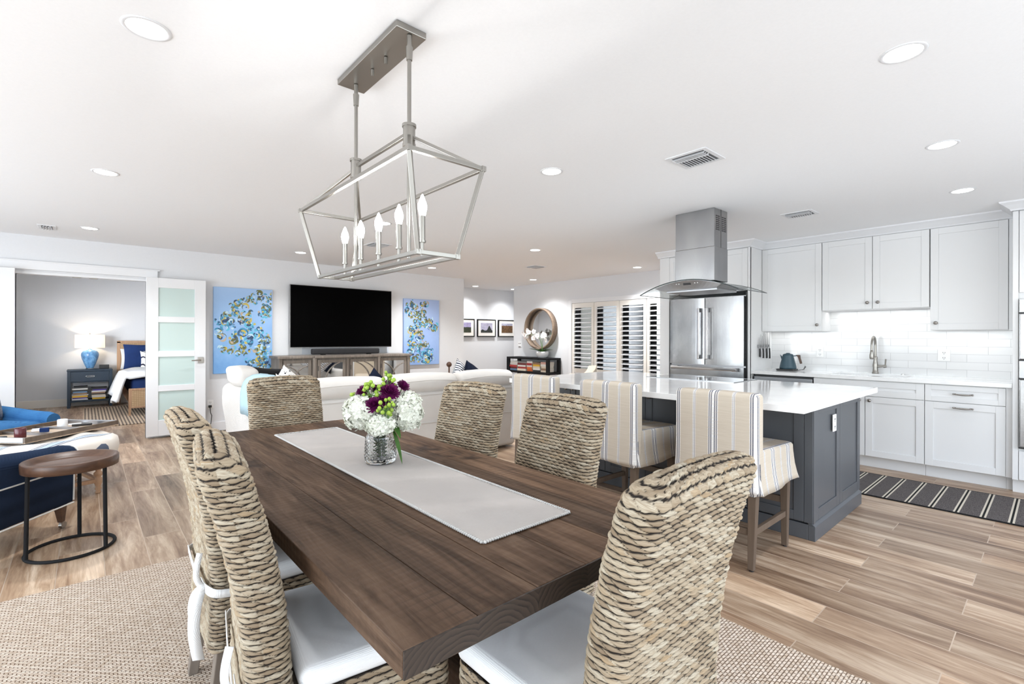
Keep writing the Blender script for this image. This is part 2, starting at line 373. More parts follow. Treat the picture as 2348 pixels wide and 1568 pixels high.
berry_green = flat('green_berry', (.34,.50,.06), .4, 0, .4, (60, .3, 0))
leaf_green = flat('leaf', (.06,.16,.025), .45, 0, .4, (30, .5, 0))
stem_green = flat('stem', (.10,.19,.05), .5)
orchid_white = flat('orchid_petal', (.84,.83,.82), .55)
ceramic_white = flat('white_ceramic', (.80,.81,.83), .2)
a = N('blue_ceramic', .2, (.12,.28,.52)); f = a.noise(a.co('Object', (1,1,.5)), 22, 6, .7); a.set('Base Color', a.ramp(f, [(.32,(.045,.13,.30)), (.55,(.14,.33,.58)), (.75,(.35,.55,.72))])); blue_ceramic = a.m
def emis(name, col, st):
    a = N(name, .5, col); a.set('Emission Color', (*col, 1)); a.set('Emission Strength', st); return a.m
glow_down = emis('downlight_diffuser', (1,.995,.98), 9)
glow_bulb = emis('lit_bulb', (1,.975,.94), 85)
def glass(name, col=(1,1,1), rough=0, ior=1.45):
    a = N(name, rough, col); a.set('Transmission Weight', 1.0); a.set('IOR', ior); return a.m
clear_glass = glass('clear_glass', (.97,.99,.98), 0, 1.45)
a = N('hood_glass', .02, (.8,.85,.85)); tr = a.node('ShaderNodeBsdfTransparent'); tr.inputs[0].default_value = (.93,.95,.95,1); gl = a.node('ShaderNodeBsdfGlossy'); gl.inputs[0].default_value = (.9,.9,.9,1); gl.inputs[1].default_value = .03
fr = a.node('ShaderNodeFresnel', i_IOR=1.5); mx = a.node('ShaderNodeMixShader'); lw = a.node('ShaderNodeLayerWeight', i_Blend=.25); a.l.new(a.math('MULTIPLY_ADD', lw.outputs['Facing'], .30, .03), mx.inputs[0]); a.l.new(tr.outputs[0], mx.inputs[1]); a.l.new(gl.outputs[0], mx.inputs[2]); a.l.new(mx.outputs[0], a.n['Material Output'].inputs[0]); thin_glass = a.m
glass_edge = flat('glass_edge', (.02,.03,.03), .15)
a = N('frosted_glass', .35, (.52,.64,.62), 0, .4); frosted = a.m
a = N('mirror', .03, (.85,.86,.86), 1); mirror_m = a.m
# striped slipcovers
a = N('striped_linen', .95, (.6,.55,.48), 0, .1)
o_ = a.sep(a.co()); nn = a.sep(a.tc.outputs['Normal']); ax = a.math('GREATER_THAN', a.math('ABSOLUTE', nn[1]), .6)
u = a.math('ADD', a.math('MULTIPLY', o_[1], a.math('SUBTRACT', 1, ax)), a.math('MULTIPLY', a.math('ADD', o_[0], .06), ax))
uf = a.math('FRACT', a.math('ADD', a.math('DIVIDE', u, .235), .5))
W_, B_, T_ = (.74,.73,.72), (.12,.13,.17), (.51,.45,.375)
st = []
def grp(c, hw, lines, wid):
    st.append((c-hw, W_))
    for q in lines: st.append((q-wid, B_)); st.append((q+wid, W_))
    st.append((c+hw, T_))
st.append((0, T_))
st = [(0, W_), (.012, B_), (.022, W_), (.035, T_)]
grp(.5, .125, [.405,.455,.545,.595], .014)
st += [(.955, W_), (.968, B_), (.978, W_), (.992, B_)]
col = a.ramp(uf, st[:32], 'CONSTANT')
fz = a.noise(a.co('Object', (3,3,120)), 3, 4); col = a.mix(a.ramp(fz, [(.4,(.35,.35,.35)), (.6,(0,0,0))]), col, (.42,.36,.29,1)); a.set('Base Color', col)
a.bump(a.noise(a.co(), 11, 4), .25, .01); striped = a.m
a = N('striped_ottoman', .95, (.7,.65,.6), 0, .1); o_ = a.sep(a.co()); uf = a.math('FRACT', a.math('ADD', a.math('DIVIDE', a.math('SUBTRACT', a.math('MULTIPLY', o_[0], .75), a.math('MULTIPLY', o_[1], .66)), .26), .37))
col = a.ramp(uf, [(0,(.70,.65,.59)), (.28,(.10,.12,.17)), (.31,(.66,.66,.66)), (.34,(.10,.12,.17)), (.37,(.44,.52,.60)), (.50,(.10,.12,.17)), (.53,(.66,.66,.66)), (.56,(.10,.12,.17)), (.59,(.70,.65,.59))], 'CONSTANT')
a.set('Base Color', col); ott = a.m
def patterned(name, c1, c2, kind='wave', scale=20, dist=4, thr=.5):
    a = N(name, .9, c1, 0, .1)
    if kind == 'wave':
        t_ = a.node('ShaderNodeTexWave', i_Scale=scale, i_Distortion=dist, i_Detail=1, bands_direction='DIAGONAL'); a.l.new(a.co(), t_.inputs[0]); f = t_.outputs['Fac']
    else:
        t_ = a.node('ShaderNodeTexVoronoi', i_Scale=scale); a.l.new(a.co(), t_.inputs[0]); f = t_.outputs['Distance']
    a.set('Base Color', a.ramp(f, [(thr-.02, c1), (thr+.02, c2)])); return a.m
# ---------------------------------------------------------------- setting
ZC = 2.44
struct(MB().box(-3.4, -1.8, -.1, 9.2, 12.4, 0), 'floor', plank)
struct(MB().box(-3.4, -1.8, ZC, 9.2, 12.4, ZC+.1), 'ceiling', paint_ceil)
struct(MB().box(-3.4, 7.71, 0, -.586, 7.83, ZC).box(.586, 7.71, 0, 5.55, 7.83, ZC).box(-.586, 7.71, 2.03, .586, 7.83, ZC), 'wall_tv', paint_wall)
struct(MB().box(5.43, 7.83, 0, 5.55, 9.0, ZC), 'wall_hall_side', paint_wall)
struct(MB().box(5.43, 9.0, 0, 9.1, 9.12, ZC), 'wall_hall', paint_wall)
struct(MB().box(9.1, 8.0, 0, 9.2, 9.12, ZC).box(7.35, 8.02, 0, 9.1, 8.127, ZC), 'wall_hall_end', paint_wall)
struct(MB().box(7.23, 6.44, 0, 7.35, 8.127, ZC).box(7.23, 3.58, 0, 7.35, 3.92, ZC).box(7.23, 3.92, 2.03, 7.35, 6.44, ZC).box(7.23, 3.92, 0, 7.35, 6.44, .12).box(6.49, 3.58, 0, 7.23, 3.66, ZC), 'wall_patio', paint_wall)
struct(MB().box(6.49, -1.8, 0, 6.61, 3.58, ZC), 'wall_sink', paint_wall)
struct(MB().box(-1.1, 12.2, 0, 3.6, 12.32, ZC), 'wall_bedroom_back', paint_wall)
struct(MB().box(3.5, 7.83, 0, 3.6, 12.2, ZC), 'wall_bedroom_right', paint_wall)
struct(MB().box(-1.04, 7.83, 0, -.94, 8.6, ZC).box(-1.04, 11.6, 0, -.94, 12.2, ZC).box(-1.04, 8.6, 0, -.94, 11.6, .55).box(-1.04, 8.6, 2.1, -.94, 11.6, ZC), 'wall_bedroom_left', paint_wall)
def pierced(name, horizontal, c, a0, a1, holes):
    mb = MB()
    bx = (lambda u0, u1, z0, z1: mb.box(u0, c, z0, u1, c+.12, z1)) if horizontal else (lambda u0, u1, z0, z1: mb.box(c, u0, z0, c+.12, u1, z1))
    e = a0
    for h0, h1, z0, z1 in holes:
        bx(e, h0, 0, ZC); bx(h0, h1, z1, ZC)
        if z0 > 0: bx(h0, h1, 0, z0)
        e = h1
    bx(e, a1, 0, ZC); struct(mb, name, paint_wall)
pierced('wall_back', True, -1.6, -3.3, 6.49, [(-1.4, 5.2, .12, 2.25)])
pierced('wall_left', False, -3.3, -1.6, 7.71, [(-.5, 6.5, .12, 2.25)])
def slider(name, horizontal, c, a0, a1, n):
    mb = MB()
    bx = (lambda u0, u1, z0, z1: mb.box(u0, c, z0, u1, c+.05, z1)) if horizontal else (lambda u0, u1, z0, z1: mb.box(c, u0, z0, c+.05, u1, z1))
    bx(a0, a1, .12, .19); bx(a0, a1, 2.18, 2.25)
    for i in range(n+1):
        u = a0+(a1-a0-.06)*i/n; bx(u, u+.06, .19, 2.18)
    struct(mb, name, paint_trim)
slider('window_2', True, -1.54, -1.4, 5.2, 4)
slider('window_3', False, -3.24, -.5, 6.5, 4)
# door trim and baseboards
m = MB().box(-.70, 7.675, 2.05, .70, 7.71, 2.142).box(-.72, 7.668, 2.135, .72, 7.71, 2.15)
m.box(-.586, 7.71, 2.0, .586, 7.83, 2.03)
struct(m, 'trim_1', paint_trim, .003)
m = MB()
for x in (-.075, .075): m.box(x-.04, 7.75, 1.993, x+.04, 7.79, 2.0)
struct(m, 'trim_2', nickel_dark)
struct(MB().box(-.605, 7.70, 0, -.586, 7.84, 2.03).box(.586, 7.70, 0, .605, 7.84, 2.03), 'trim_3', paint_trim)
struct(MB().box(-.94, 12.18, 0, 3.5, 12.2, .13).box(-.94, 12.185, .13, 3.5, 12.2, .14), 'baseboard_bedroom', paint_trimwarm)
struct(MB().box(.70, 7.695, 0, 5.56, 7.71, .12), 'baseboard_tv', paint_trim)
struct(MB().box(7.215, 6.44, 0, 7.23, 8.127, .12), 'baseboard_patio', paint_trim)
struct(MB().box(5.55, 8.985, 0, 9.1, 9.0, .12), 'baseboard_hall', paint_trim)
# the two glazed door leaves folded back against the TV wall
def leaf(name, x0, x1, hx, lx, rz=0, hinge=None):
    y0, y1 = 7.585, 7.625
    m = MB(); st, rl = .125, .11
    zs = [.03+.20]; ph = (2.045-.125-.23-3*.075)/4
    m.box(x0, y0, .03, x0+st, y1, 2.045).box(x1-st, y0, .03, x1, y1, 2.045).box(x0+st, y0, .03, x1-st, y1, .23).box(x0+st, y0, 1.92, x1-st, y1, 2.045)
    z = .23; panes = []
    for i in range(4):
        panes.append((z, z+ph)); z += ph
        if i < 3: m.box(x0+st, y0, z, x1-st, y1, z+.075); z += .075
    o = struct(m, name, paint_trim, .003)
    for a0, a1 in panes:
        MB().box(x0+st-.005, y0+.016, a0-.005, x1-st+.005, y1-.016, a1+.005).build('glass_pane', frosted, o)
    h = MB().box(hx-.033, y0-.012, .945, hx+.033, y0, 1.025).cyl((hx,y0-.05,.985), (hx,y0-.01,.985), .013)
    h.tube([(hx, y0-.048, .985), (hx+lx*.4, y0-.05, .986), (hx+lx, y0-.046, .982)], [.011,.009,.008], 8)
    h.build('door_handle', nickel_dark, o, .003)
leaf('door_1', .575, 1.215, 1.155, -.105)
leaf('door_2', -1.215, -.578, -1.155, .105)

# shutters on the patio side (window_1) and the bedroom side (window_4)
win = struct(MB().box(7.18, 6.36, .12, 7.26, 6.44, 2.03).box(7.18, 3.92, 1.97, 7.26, 6.36, 2.05).box(7.18, 3.92, .08, 7.26, 6.36, .14).box(7.18, 3.90, .12, 7.26, 3.98, 2.03), 'window_1', paint_trim, .004)
ys = [6.36, 5.81, 5.235, 4.67, 4.0]
sheer = []
for k, c_ in enumerate([(.24,.24,.235),(.30,.31,.325),(.34,.345,.36)]):
    a = N('sheer_shade_%d' % k, .9, c_, 0, .1); tl = a.node('ShaderNodeBsdfTranslucent'); tl.inputs[0].default_value = (*c_, 1); mx = a.node('ShaderNodeMixShader', i_0=.6)
    a.l.new(a.b.outputs[0], mx.inputs[1]); a.l.new(tl.outputs[0], mx.inputs[2]); a.l.new(mx.outputs[0], a.n['Material Output'].inputs[0]); sheer.append(a.m)
for k in range(4):
    y1, y0 = ys[k]-.006, ys[k+1]+.006
    s_ = MB().box(7.19, y0, .15, 7.22, y0+.055, 1.965).box(7.19, y1-.055, .15, 7.22, y1, 1.965)
    s_.box(7.19, y0+.055, 1.875, 7.22, y1-.055, 1.965).box(7.19, y0+.055, .15, 7.22, y1-.055, .25).box(7.19, y0+.055, .62, 7.22, y1-.055, .70)
    p = s_.build('shutter_panel', paint_trimwarm, win, .002)
    l = MB(); z = .74
    while z < 1.86:
        l.hexa([(7.155,y0+.055,z-.004),(7.245,y0+.055,z+.018),(7.245,y1-.055,z+.018),(7.155,y1-.055,z-.004)], [(7.155,y0+.055,z+.004),(7.245,y0+.055,z+.027),(7.245,y1-.055,z+.027),(7.155,y1-.055,z+.004)]); z += .084
    z = .29
    while z < .60:
        l.hexa([(7.185,y0+.055,z-.035),(7.205,y0+.055,z+.04),(7.205,y1-.055,z+.04),(7.185,y1-.055,z-.035)], [(7.192,y0+.055,z-.033),(7.213,y0+.055,z+.042),(7.213,y1-.055,z+.042),(7.192,y1-.055,z-.033)]); z += .075
    l.build('louver', paint_trim, win)
    # dark frame of the sliding window behind and the pale sheer shade
    MB().box(7.30, y1-.10, .15, 7.34, y1+.02, 1.97).build('sash', black_matte, win)
    if k < 3: MB().box(7.335, y0-.08, .15, 7.345, y1-.06, 1.97).build('sheer_shade', sheer[k], win)
MB().box(7.33, 3.92, .15, 7.334, 6.36, 1.97).build('glass_pane', thin_glass, win)
wb = struct(MB().box(-.98, 8.6, .5, -.90, 8.66, 2.15).box(-.98, 11.54, .5, -.90, 11.6, 2.15).box(-.98, 8.66, 2.06, -.90, 11.54, 2.15).box(-.98, 8.66, .5, -.90, 11.54, .58).box(-.96, 10.05, .58, -.92, 10.15, 2.06), 'window_4', paint_trim)
for q0, q1 in ((8.68, 10.04), (10.16, 11.52)):
    l = MB(); z = .64
    while z < 2.03:
        l.hexa([(-.985,q0,z-.004),(-.865,q0,z-.012),(-.865,q1,z-.012),(-.985,q1,z-.004)], [(-.985,q0,z+.004),(-.865,q0,z-.004),(-.865,q1,z-.004),(-.985,q1,z+.004)]); z += .085
    l.build('louver', paint_trim, wb)
# garden seen through the patio shutters
m = MB()
for i in range(2600):
    x = 9.6+random.random()*.8; y = .5+random.random()*3.6; z = random.random()*2.3
    d = Vector((random.uniform(-1,1), random.uniform(-1,1), random.uniform(-1,1))).normalized()*.06; e = Vector((random.uniform(-1,1), random.uniform(-1,1), random.uniform(-1,1))).normalized()*.035
    p = Vector((x,y,z)); m.add([p-d, p+e, p+d, p-e], [(0,1,2,3)])
solo(m, 'hedge', leaf_green, 'dense green hedge outside beyond the white plantation shutters', 'hedge', kind='stuff')
struct(MB().box(7.36, -1, -.12, 11, 8, -.02), 'patio', flat('patio_paving', (.6,.6,.58), .9))

# ---------------------------------------------------------------- ceiling fixtures
DL = [((.17,2.25),'big round recessed ceiling light at the upper left of the photo, nearest the camera'),
 ((.105,4.41),'round recessed ceiling light above the floor left of the lantern chandelier'),
 ((.036,6.79),'round recessed ceiling light above the bedroom doorway beside the slim ceiling vent'),
 ((2.19,6.81),'round recessed ceiling light just above the television, left of the lantern'),
 ((4.28,6.84),'round recessed ceiling light above the narrow blue canvas right of the television'),
 ((2.41,2.32),'round recessed ceiling light right of the lantern chandelier over the table'),
 ((4.41,4.54),'round recessed ceiling light over the sofa, straight above the round mirror'),
 ((6.63,6.88),'small recessed ceiling light just above and left of the round wooden mirror'),
 ((6.72,4.54),'recessed ceiling light above the white plantation shutters'),
 ((6.52,8.62),'tiny recessed hallway light above the framed landscape pictures'),
 ((7.6,8.557),'tiny recessed hallway light half hidden behind the mirror wall corner'),
 ((2.46,.417),'large recessed ceiling light at the upper right of the photo'),
 ((3.80,.46),'middle recessed ceiling light of the three above the kitchen side'),
 ((5.09,.498),'recessed ceiling light closest to the white wall cabinets'),
 ((2.25,4.50),'recessed ceiling light seen through the lantern behind its middle candle')]
first = None
for (x, y), lab in DL:
    if first is None:
        t = thing('ceiling_light', lab, 'ceiling light', (x, y, ZC), 0, 'recessed ceiling lights')
        MB().lathe([(.062,-.001),(.066,-.004),(.076,-.003),(.079,0),(.076,.001),(.062,.001)], (x,y,ZC), 32).build('trim_ring', paint_trim, t)
        MB().lathe([(0,-.0035),(.05,-.0035),(.0645,-.002)], (x,y,ZC), 32).build('diffuser', glow_down, t); first = t
    else:
        t = copy_tree(first); t.location = (x, y, ZC); t['label'] = lab
    l = bpy.data.lights.new('downlight', 'SPOT'); l.energy = 34; l.spot_size = math.radians(132); l.spot_blend = 1.0; l.shadow_soft_size = .06; l.color = (.98,.99,1)
    l.energy = 85 if y > 6 else (66 if y > 4 else 28)
    if y > 8: l.energy = 70
    if x > 4 and 4 < y < 8: l.energy = 150
    if x > 3 and y < 3: l.energy = 18
    o = bpy.data.objects.new('downlight', l); COL.objects.link(o); o.location = (x, y, ZC-.02)
def vent(cx, cy, wx, wy, label, dirx=True, dark=False):
    t = thing('ceiling_vent', label, 'vent', (cx, cy, ZC), 0, 'ceiling air vents')
    z = ZC
    m = MB().box(cx-wx/2, cy-wy/2, z-.006, cx+wx/2, cy-wy/2+.028, z).box(cx-wx/2, cy+wy/2-.028, z-.006, cx+wx/2, cy+wy/2, z)
    m.box(cx-wx/2, cy-wy/2+.028, z-.006, cx-wx/2+.028, cy+wy/2-.028, z).box(cx+wx/2-.028, cy-wy/2+.028, z-.006, cx+wx/2, cy+wy/2-.028, z)
    m.build('frame', paint_trim, t, .002)
    MB().box(cx-wx/2+.02, cy-wy/2+.02, z-.001, cx+wx/2-.02, cy+wy/2-.02, z+.0).build('backing', cab_groove, t)
    s_ = MB(); ix, iy = wx/2-.03, wy/2-.03
    for k in range(3):
        x = cx-ix+.008+k*.022; s_.hexa([(x,cy-iy,z-.018),(x+.003,cy-iy,z-.019),(x+.003,cy+iy,z-.019),(x,cy+iy,z-.018)], [(x+.014,cy-iy,z-.002),(x+.017,cy-iy,z-.002),(x+.017,cy+iy,z-.002),(x+.014,cy+iy,z-.002)])
    s_.box(cx-ix+.07, cy-iy, z-.016, cx-ix+.074, cy+iy, z-.002)
    n = 10
    for k in range(n):
        y = cy-iy+.006+k*(2*iy-.012)/n; s_.hexa([(cx-ix+.078,y,z-.016),(cx+ix,y,z-.016),(cx+ix,y+.003,z-.017),(cx-ix+.078,y+.003,z-.017)], [(cx-ix+.078,y+.012,z-.002),(cx+ix,y+.012,z-.002),(cx+ix,y+.015,z-.002),(cx-ix+.078,y+.015,z-.002)])
    s_.build('louver', paint_trim, t)
vent(2.915, 1.54, .27, .27, 'large square white ceiling vent nearest the camera, in front of the range hood')
vent(4.93, 1.585, .22, .26, 'white ceiling vent between the range hood and the wall cabinets')
vent(5.45, 5.6, .26, .27, 'small ceiling vent above the round mirror beside a recessed light')
vent(-.30, 7.02, .14, .26, 'slim ceiling vent above the bedroom doorway at far left')
vent(2.72, 5.6, .26, .27, 'ceiling vent seen through the lantern chandelier behind its candles')

# ---------------------------------------------------------------- shaker doors
def panel(face, c, u0, u1, z0, z1, th=.02, rail=.06, rec=.009):
    """face 'x': front looks to -X at x=c ; 'y': front looks to -Y at y=c"""
    m = MB()
    def B(a0, a1, q0, q1, d0, d1):
        if face == 'x': m.box(c+d0, a0, q0, c+d1, a1, q1)
        else: m.box(a0, c+d0, q0, a1, c+d1, q1)
    B(u0, u0+rail, z0, z1, 0, th); B(u1-rail, u1, z0, z1, 0, th)
    B(u0+rail, u1-rail, z0, z0+rail, 0, th); B(u0+rail, u1-rail, z1-rail, z1, 0, th)
    B(u0+rail, u1-rail, z0+rail, z1-rail, rec, th)
    return m
def knob(parent, p, face='x', mat=None):
    m = MB(); c = (p[0], p[1], p[2])
    prof = [(.0001,-.030),(.010,-.029),(.0165,-.024),(.0165,-.019),(.011,-.014),(.006,-.010),(.006,-.004),(.009,0),(.0001,0)]
    m.lathe(prof, c, 20, 'x' if face == 'x' else 'y'); return m.build('knob', mat or nickel_dark, parent)
def pull(parent, x, y, z, half=.062):
    m = MB()
    m.tube([(x-.026, y+half*(k/8-1)*1.0, z-.004*math.sin(PI*k/16)) for k in range(17)], [.0045+.0035*math.sin(PI*k/16) for k in range(17)], 10)
    for s_ in (-1, 1):
        m.cyl((x-.028, y+s_*half*.86, z), (x, y+s_*half*.86, z), .006); m.sphere((x-.026, y+s_*half, z), .0085, 8); m.sphere((x-.026, y+s_*half*.8, z), .008, 8)
    m.build('handle', nickel_dark, parent)

# ---------------------------------------------------------------- kitchen wall run (front faces look to -X)
XB = 5.883
# base: toe kick + bodies
def base_unit(label, y0, y1, z1=.876):
    t = thing('base_cabinet', label, 'cabinet', ((XB+6.49)/2, (y0+y1)/2, 0), 0, 'white base cabinets')
    MB().box(XB+.022, y0+.001, .115, 6.485, y1-.001, z1).build('body', cab_white, t)
    MB().box(XB+.075, y0+.001, 0, XB+.09, y1-.001, .115).build('toe_kick', cab_white, t)
    return t
g = .0025
t = base_unit('white sink base cabinet with two round-knob doors under the faucet', .834, 1.754)
panel('x', XB, .834+g, 1.754-g, .715+g, .868).build('false_front', cab_white, t, .0015)
for y0, y1, ky in ((.834, 1.294, 1.255), (1.294, 1.754, 1.34)):
    d = panel('x', XB, y0+g, y1-g, .118, .715-g).build('door', cab_white, t, .0015); knob(d, (XB, ky, .675))
t = base_unit('white drawer base cabinet with two bar pulls at the right end of the worktop', .30, .834)
d = panel('x', XB, .30+g, .834-g, .715+g, .868, rail=.045).build('drawer', cab_white, t, .0015); pull(d, XB, .567, .795)
d = panel('x', XB, .30+g, .834-g, .118, .715-g).build('drawer', cab_white, t, .0015); pull(d, XB, .567, .672)
MB().box(XB+.003, .262, .115, XB+.05, .30, .876).box(XB+.075, .262, 0, XB+.09, .30, .115).build('filler', cab_white, t)
t = thing('dishwasher', 'stainless steel dishwasher front under the worktop near the kettle', 'dishwasher', (6.2, 2.06, 0))
MB().box(XB+.03, 1.76, .1, 6.48, 2.37, .872).build('body', black, t)
MB().box(XB-.006, 1.762, .12, XB+.03, 2.368, .79).build('door', steel, t, .004)
MB().box(XB-.004, 1.762, .795, XB+.03, 2.368, .852).build('control_strip', steel_dark, t, .003)
MB().tube([(XB-.045, 1.80, .775), (XB-.045, 2.33, .775)], .011, 12).cyl((XB-.045,1.82,.775),(XB-.005,1.82,.775),.008).cyl((XB-.045,2.31,.775),(XB-.005,2.31,.775),.008).build('handle', steel, t)
# worktop with the sink cut out
Y0, Y1 = .262, 2.395; sx0, sx1, sy0, sy1 = 5.98, 6.36, .98, 1.63
m = MB().box(XB-.032, Y0, .878, sx0, Y1, .915).box(sx1, Y0, .878, 6.482, Y1, .915).box(sx0, Y0, .878, sx1, sy0, .915).box(sx0, sy1, .878, sx1, Y1, .915)
solo(m, 'worktop', quartz, 'long white quartz worktop along the tiled kitchen wall', 'countertop', bevel=.002)
m = MB().box(sx0-.01, sy0-.01, .70, sx1+.01, sy1+.01, .712).box(sx0-.012, sy0-.012, .712, sx0, sy1+.012, .877).box(sx1, sy0-.012, .712, sx1+.012, sy1+.012, .877).box(sx0, sy0-.012, .712, sx1, sy0, .877).box(sx0, sy1, .712, sx1, sy1+.012, .877)
solo(m, 'sink', flat('sink_composite', (.55,.55,.55), .3), 'pale undermount sink set into the kitchen worktop', 'sink')
struct(MB().box(6.482, .262, .915, 6.49, 2.395, 1.62), 'wall_backsplash', tile)
# faucet
fx, fy = 6.40, 1.315
t = thing('faucet', 'brushed nickel gooseneck kitchen faucet with side lever behind the sink', 'faucet', (fx, fy, .915))
MB().lathe([(.0,0),(.031,0),(.031,.012),(.026,.02),(.023,.06),(.026,.09),(.021,.12),(.016,.15),(.020,.165),(.018,.18),(.013,.19),(.0001,.19)], (fx,fy,.915), 24).build('base', nickel, t)
pts = [(fx, fy, 1.10+.02*k) for k in range(6)] + [(fx-.075+.075*math.cos(a), fy, 1.22+.09*math.sin(a)) for a in [PI*k/12 for k in range(13)]] + [(fx-.152, fy, 1.19), (fx-.154, fy, 1.16)]
MB().tube(pts, .012, 14).build('spout', nickel, t)
MB().lathe([(.0001,-.075),(.017,-.075),(.020,-.06),(.020,-.03),(.015,0),(.013,.02),(.0001,.02)], (fx-.154, fy, 1.15), 20).build('spray_head', nickel, t)
MB().cyl((fx,fy-.015,.995),(fx,fy-.075,1.0),.015,.012).cyl((fx,fy-.07,.995),(fx,fy-.095,1.0),.017).cyl((fx,fy-.085,1.0),(fx-.006,fy-.092,1.075),.006,.0085).build('lever', nickel, t)
solo(MB().cyl((6.40,1.08,.915),(6.40,1.08,.921),.018).cyl((6.40,1.08,.921),(6.40,1.08,.925),.012), 'air_switch', chrome, 'small round push button in the worktop right of the faucet', 'button')
# kettle
kx, ky = 6.22, 2.12
t = thing('power_base', 'flat dark square power base and looping cord under the teal kettle', 'kettle base', (kx, ky, .915))
MB().box(kx-.09, ky-.08, .9152, kx+.09, ky+.10, .935).build('plate', black, t, .006)
kb = t
t = thing('kettle', 'dark teal electric kettle with walnut handle and pointed spout', 'kettle', (kx, ky, .935))
teal = flat('teal_enamel', (.035,.075,.10), .45)
MB().lathe([(.0001,0),(.088,0),(.088,.02),(.082,.05),(.055,.155),(.056,.165),(.0001,.165)], (kx,ky,.936), 32).build('body', teal, t)
MB().lathe([(.0001,.02),(.02,.02),(.02,.014),(.048,.006),(.05,0),(.0001,0)], (kx,ky,1.101), 24).build('lid', teal, t)
MB().hexa([(kx-.012,ky+.048,1.065),(kx+.012,ky+.048,1.065),(kx+.012,ky+.065,1.03),(kx-.012,ky+.065,1.03)], [(kx-.008,ky+.088,1.10),(kx+.008,ky+.088,1.10),(kx+.008,ky+.083,1.092),(kx-.008,ky+.083,1.092)]).build('spout', teal, t, .002)
MB().bar((kx,ky-.052,1.085),(kx,ky-.10,1.092),.018,.012).build('handle_bracket', teal, t)
MB().hexa([(kx-.012,ky-.085,1.10),(kx+.012,ky-.085,1.10),(kx+.012,ky-.105,1.078),(kx-.012,ky-.105,1.078)], [(kx-.012,ky-.13,1.10),(kx+.012,ky-.13,1.10),(kx+.012,ky-.14,1.0),(kx-.012,ky-.14,1.0)]).bar((kx,ky-.115,1.09),(kx,ky-.14,1.0),.024,.022).build('handle', walnut, t, .004)
MB().tube([(kx+.02,ky-.10,.92),(kx+.03,ky-.15,.93),(kx+.06,ky-.17,.96),(kx+.10,ky-.15,.97),(kx+.15,ky-.12,.93),(kx+.24,ky-.10,.922)], .0035, 6).build('cord', black, kb)
# knives on the fridge side panel (faces -Y at y=2.395)
solo(MB().box(6.03, 2.378, 1.185, 6.37, 2.395, 1.215), 'magnetic_knife_strip', steel, 'slim steel magnetic knife strip on the panel beside the refrigerator', 'knife rack', bevel=.002)
KN = [(6.05,.15,.022,.10,'short paring knife at the left end of the magnetic strip'),(6.095,.19,.026,.11,'second knife from the left on the magnetic strip'),(6.14,.17,.028,.115,'third knife from the left on the magnetic strip'),(6.19,.22,.032,.12,'wide chef knife in the middle of the magnetic strip'),(6.24,.20,.026,.12,'knife just right of the wide chef knife on the strip'),(6.29,.24,.030,.12,'long knife second from the right on the magnetic strip'),(6.34,.26,.024,.125,'longest knife at the right end of the magnetic strip')]
for i, (x, L, wd, hl, lab) in enumerate(KN):
    t = thing('kitchen_knife', lab, 'knife', (x, 2.37, 1.17), 0, 'knives on the magnetic strip')
    MB().hexa([(x-wd/2,2.373,1.17),(x+wd/2,2.373,1.17),(x+wd/2,2.377,1.17),(x-wd/2,2.377,1.17)], [(x-.004,2.3735,1.17+L*.9),(x+.002-wd/2+.006,2.3735,1.17+L*.9),(x+.002-wd/2+.006,2.3765,1.17+L*.9),(x-.004,2.3765,1.17+L*.9)]).build('blade', steel, t)
    MB().tube([(x,2.372,1.17),(x,2.370,1.17-hl*.5),(x,2.370,1.17-hl)], [.010,.011,.012], 10, flat=.6).build('handle', steel_dark if i % 2 else black, t)
def outlet(label, c, face, w_=.075, h_=.118, two=True, cat='outlet', name='wall_outlet'):
    x, y, z = c; t = thing(name, label, cat, c)
    m = MB(); s_ = MB()
    if face == 'x':
        m.box(x-.006, y-w_/2, z-h_/2, x, y+w_/2, z+h_/2)
        for dz in (-.026, .026):
            for dy in (-.008, .008): s_.box(x-.0075, y+dy-.0016, z+dz-.006, x-.006, y+dy+.0016, z+dz+.006)
            s_.cyl((x-.0075,y,z+dz-.014),(x-.006,y,z+dz-.014),.003,n=8)
    else:
        m.box(x-w_/2, y-.006, z-h_/2, x+w_/2, y, z+h_/2)
        for dz in (-.026, .026):
            for dx in (-.008, .008): s_.box(x+dx-.0016, y-.0075, z+dz-.006, x+dx+.0016, y-.006, z+dz+.006)
            s_.cyl((x,y-.0075,z+dz-.014),(x,y-.006,z+dz-.014),.003,n=8)
    m.build('cover_plate', white_plastic, t, .003); s_.build('socket', black, t)
    return t
outlet('white double outlet on the tiles between kettle and faucet', (6.482, 1.863, 1.133), 'x')
outlet('larger white outlet on the tiles right of the faucet', (6.482, .768, 1.128), 'x', .10, .12)
outlet('white outlet plate on the dark grey island end panel', (3.887, 1.032, .71), 'y', .075, .118)
outlet('white wall outlet low beside the folded-back glazed door', (1.289, 7.71, .372), 'y')
solo(MB().box(1.265, 7.665, .33, 1.30, 7.702, .36).tube([(1.283,7.68,.33),(1.287,7.675,.26),(1.30,7.67,.22),(1.29,7.66,.12),(1.26,7.64,.02),(1.45,7.6,.008),(1.9,7.62,.008)], .005, 6), 'plug_cord', black, 'black plug and cord hanging from the low wall outlet', 'cord')
t = thing('wall_thermostat', 'small white switch plate with a dark bar, left of the round mirror', 'switch', (7.23, 7.92, 1.13))
MB().box(7.222, 7.87, 1.08, 7.23, 7.97, 1.20).build('plate', white_plastic, t, .002)
MB().box(7.218, 7.885, 1.09, 7.222, 7.955, 1.10).box(7.218, 7.89, 1.16, 7.222, 7.905, 1.175).box(7.218, 7.935, 1.16, 7.222, 7.95, 1.175).build('button', black, t)
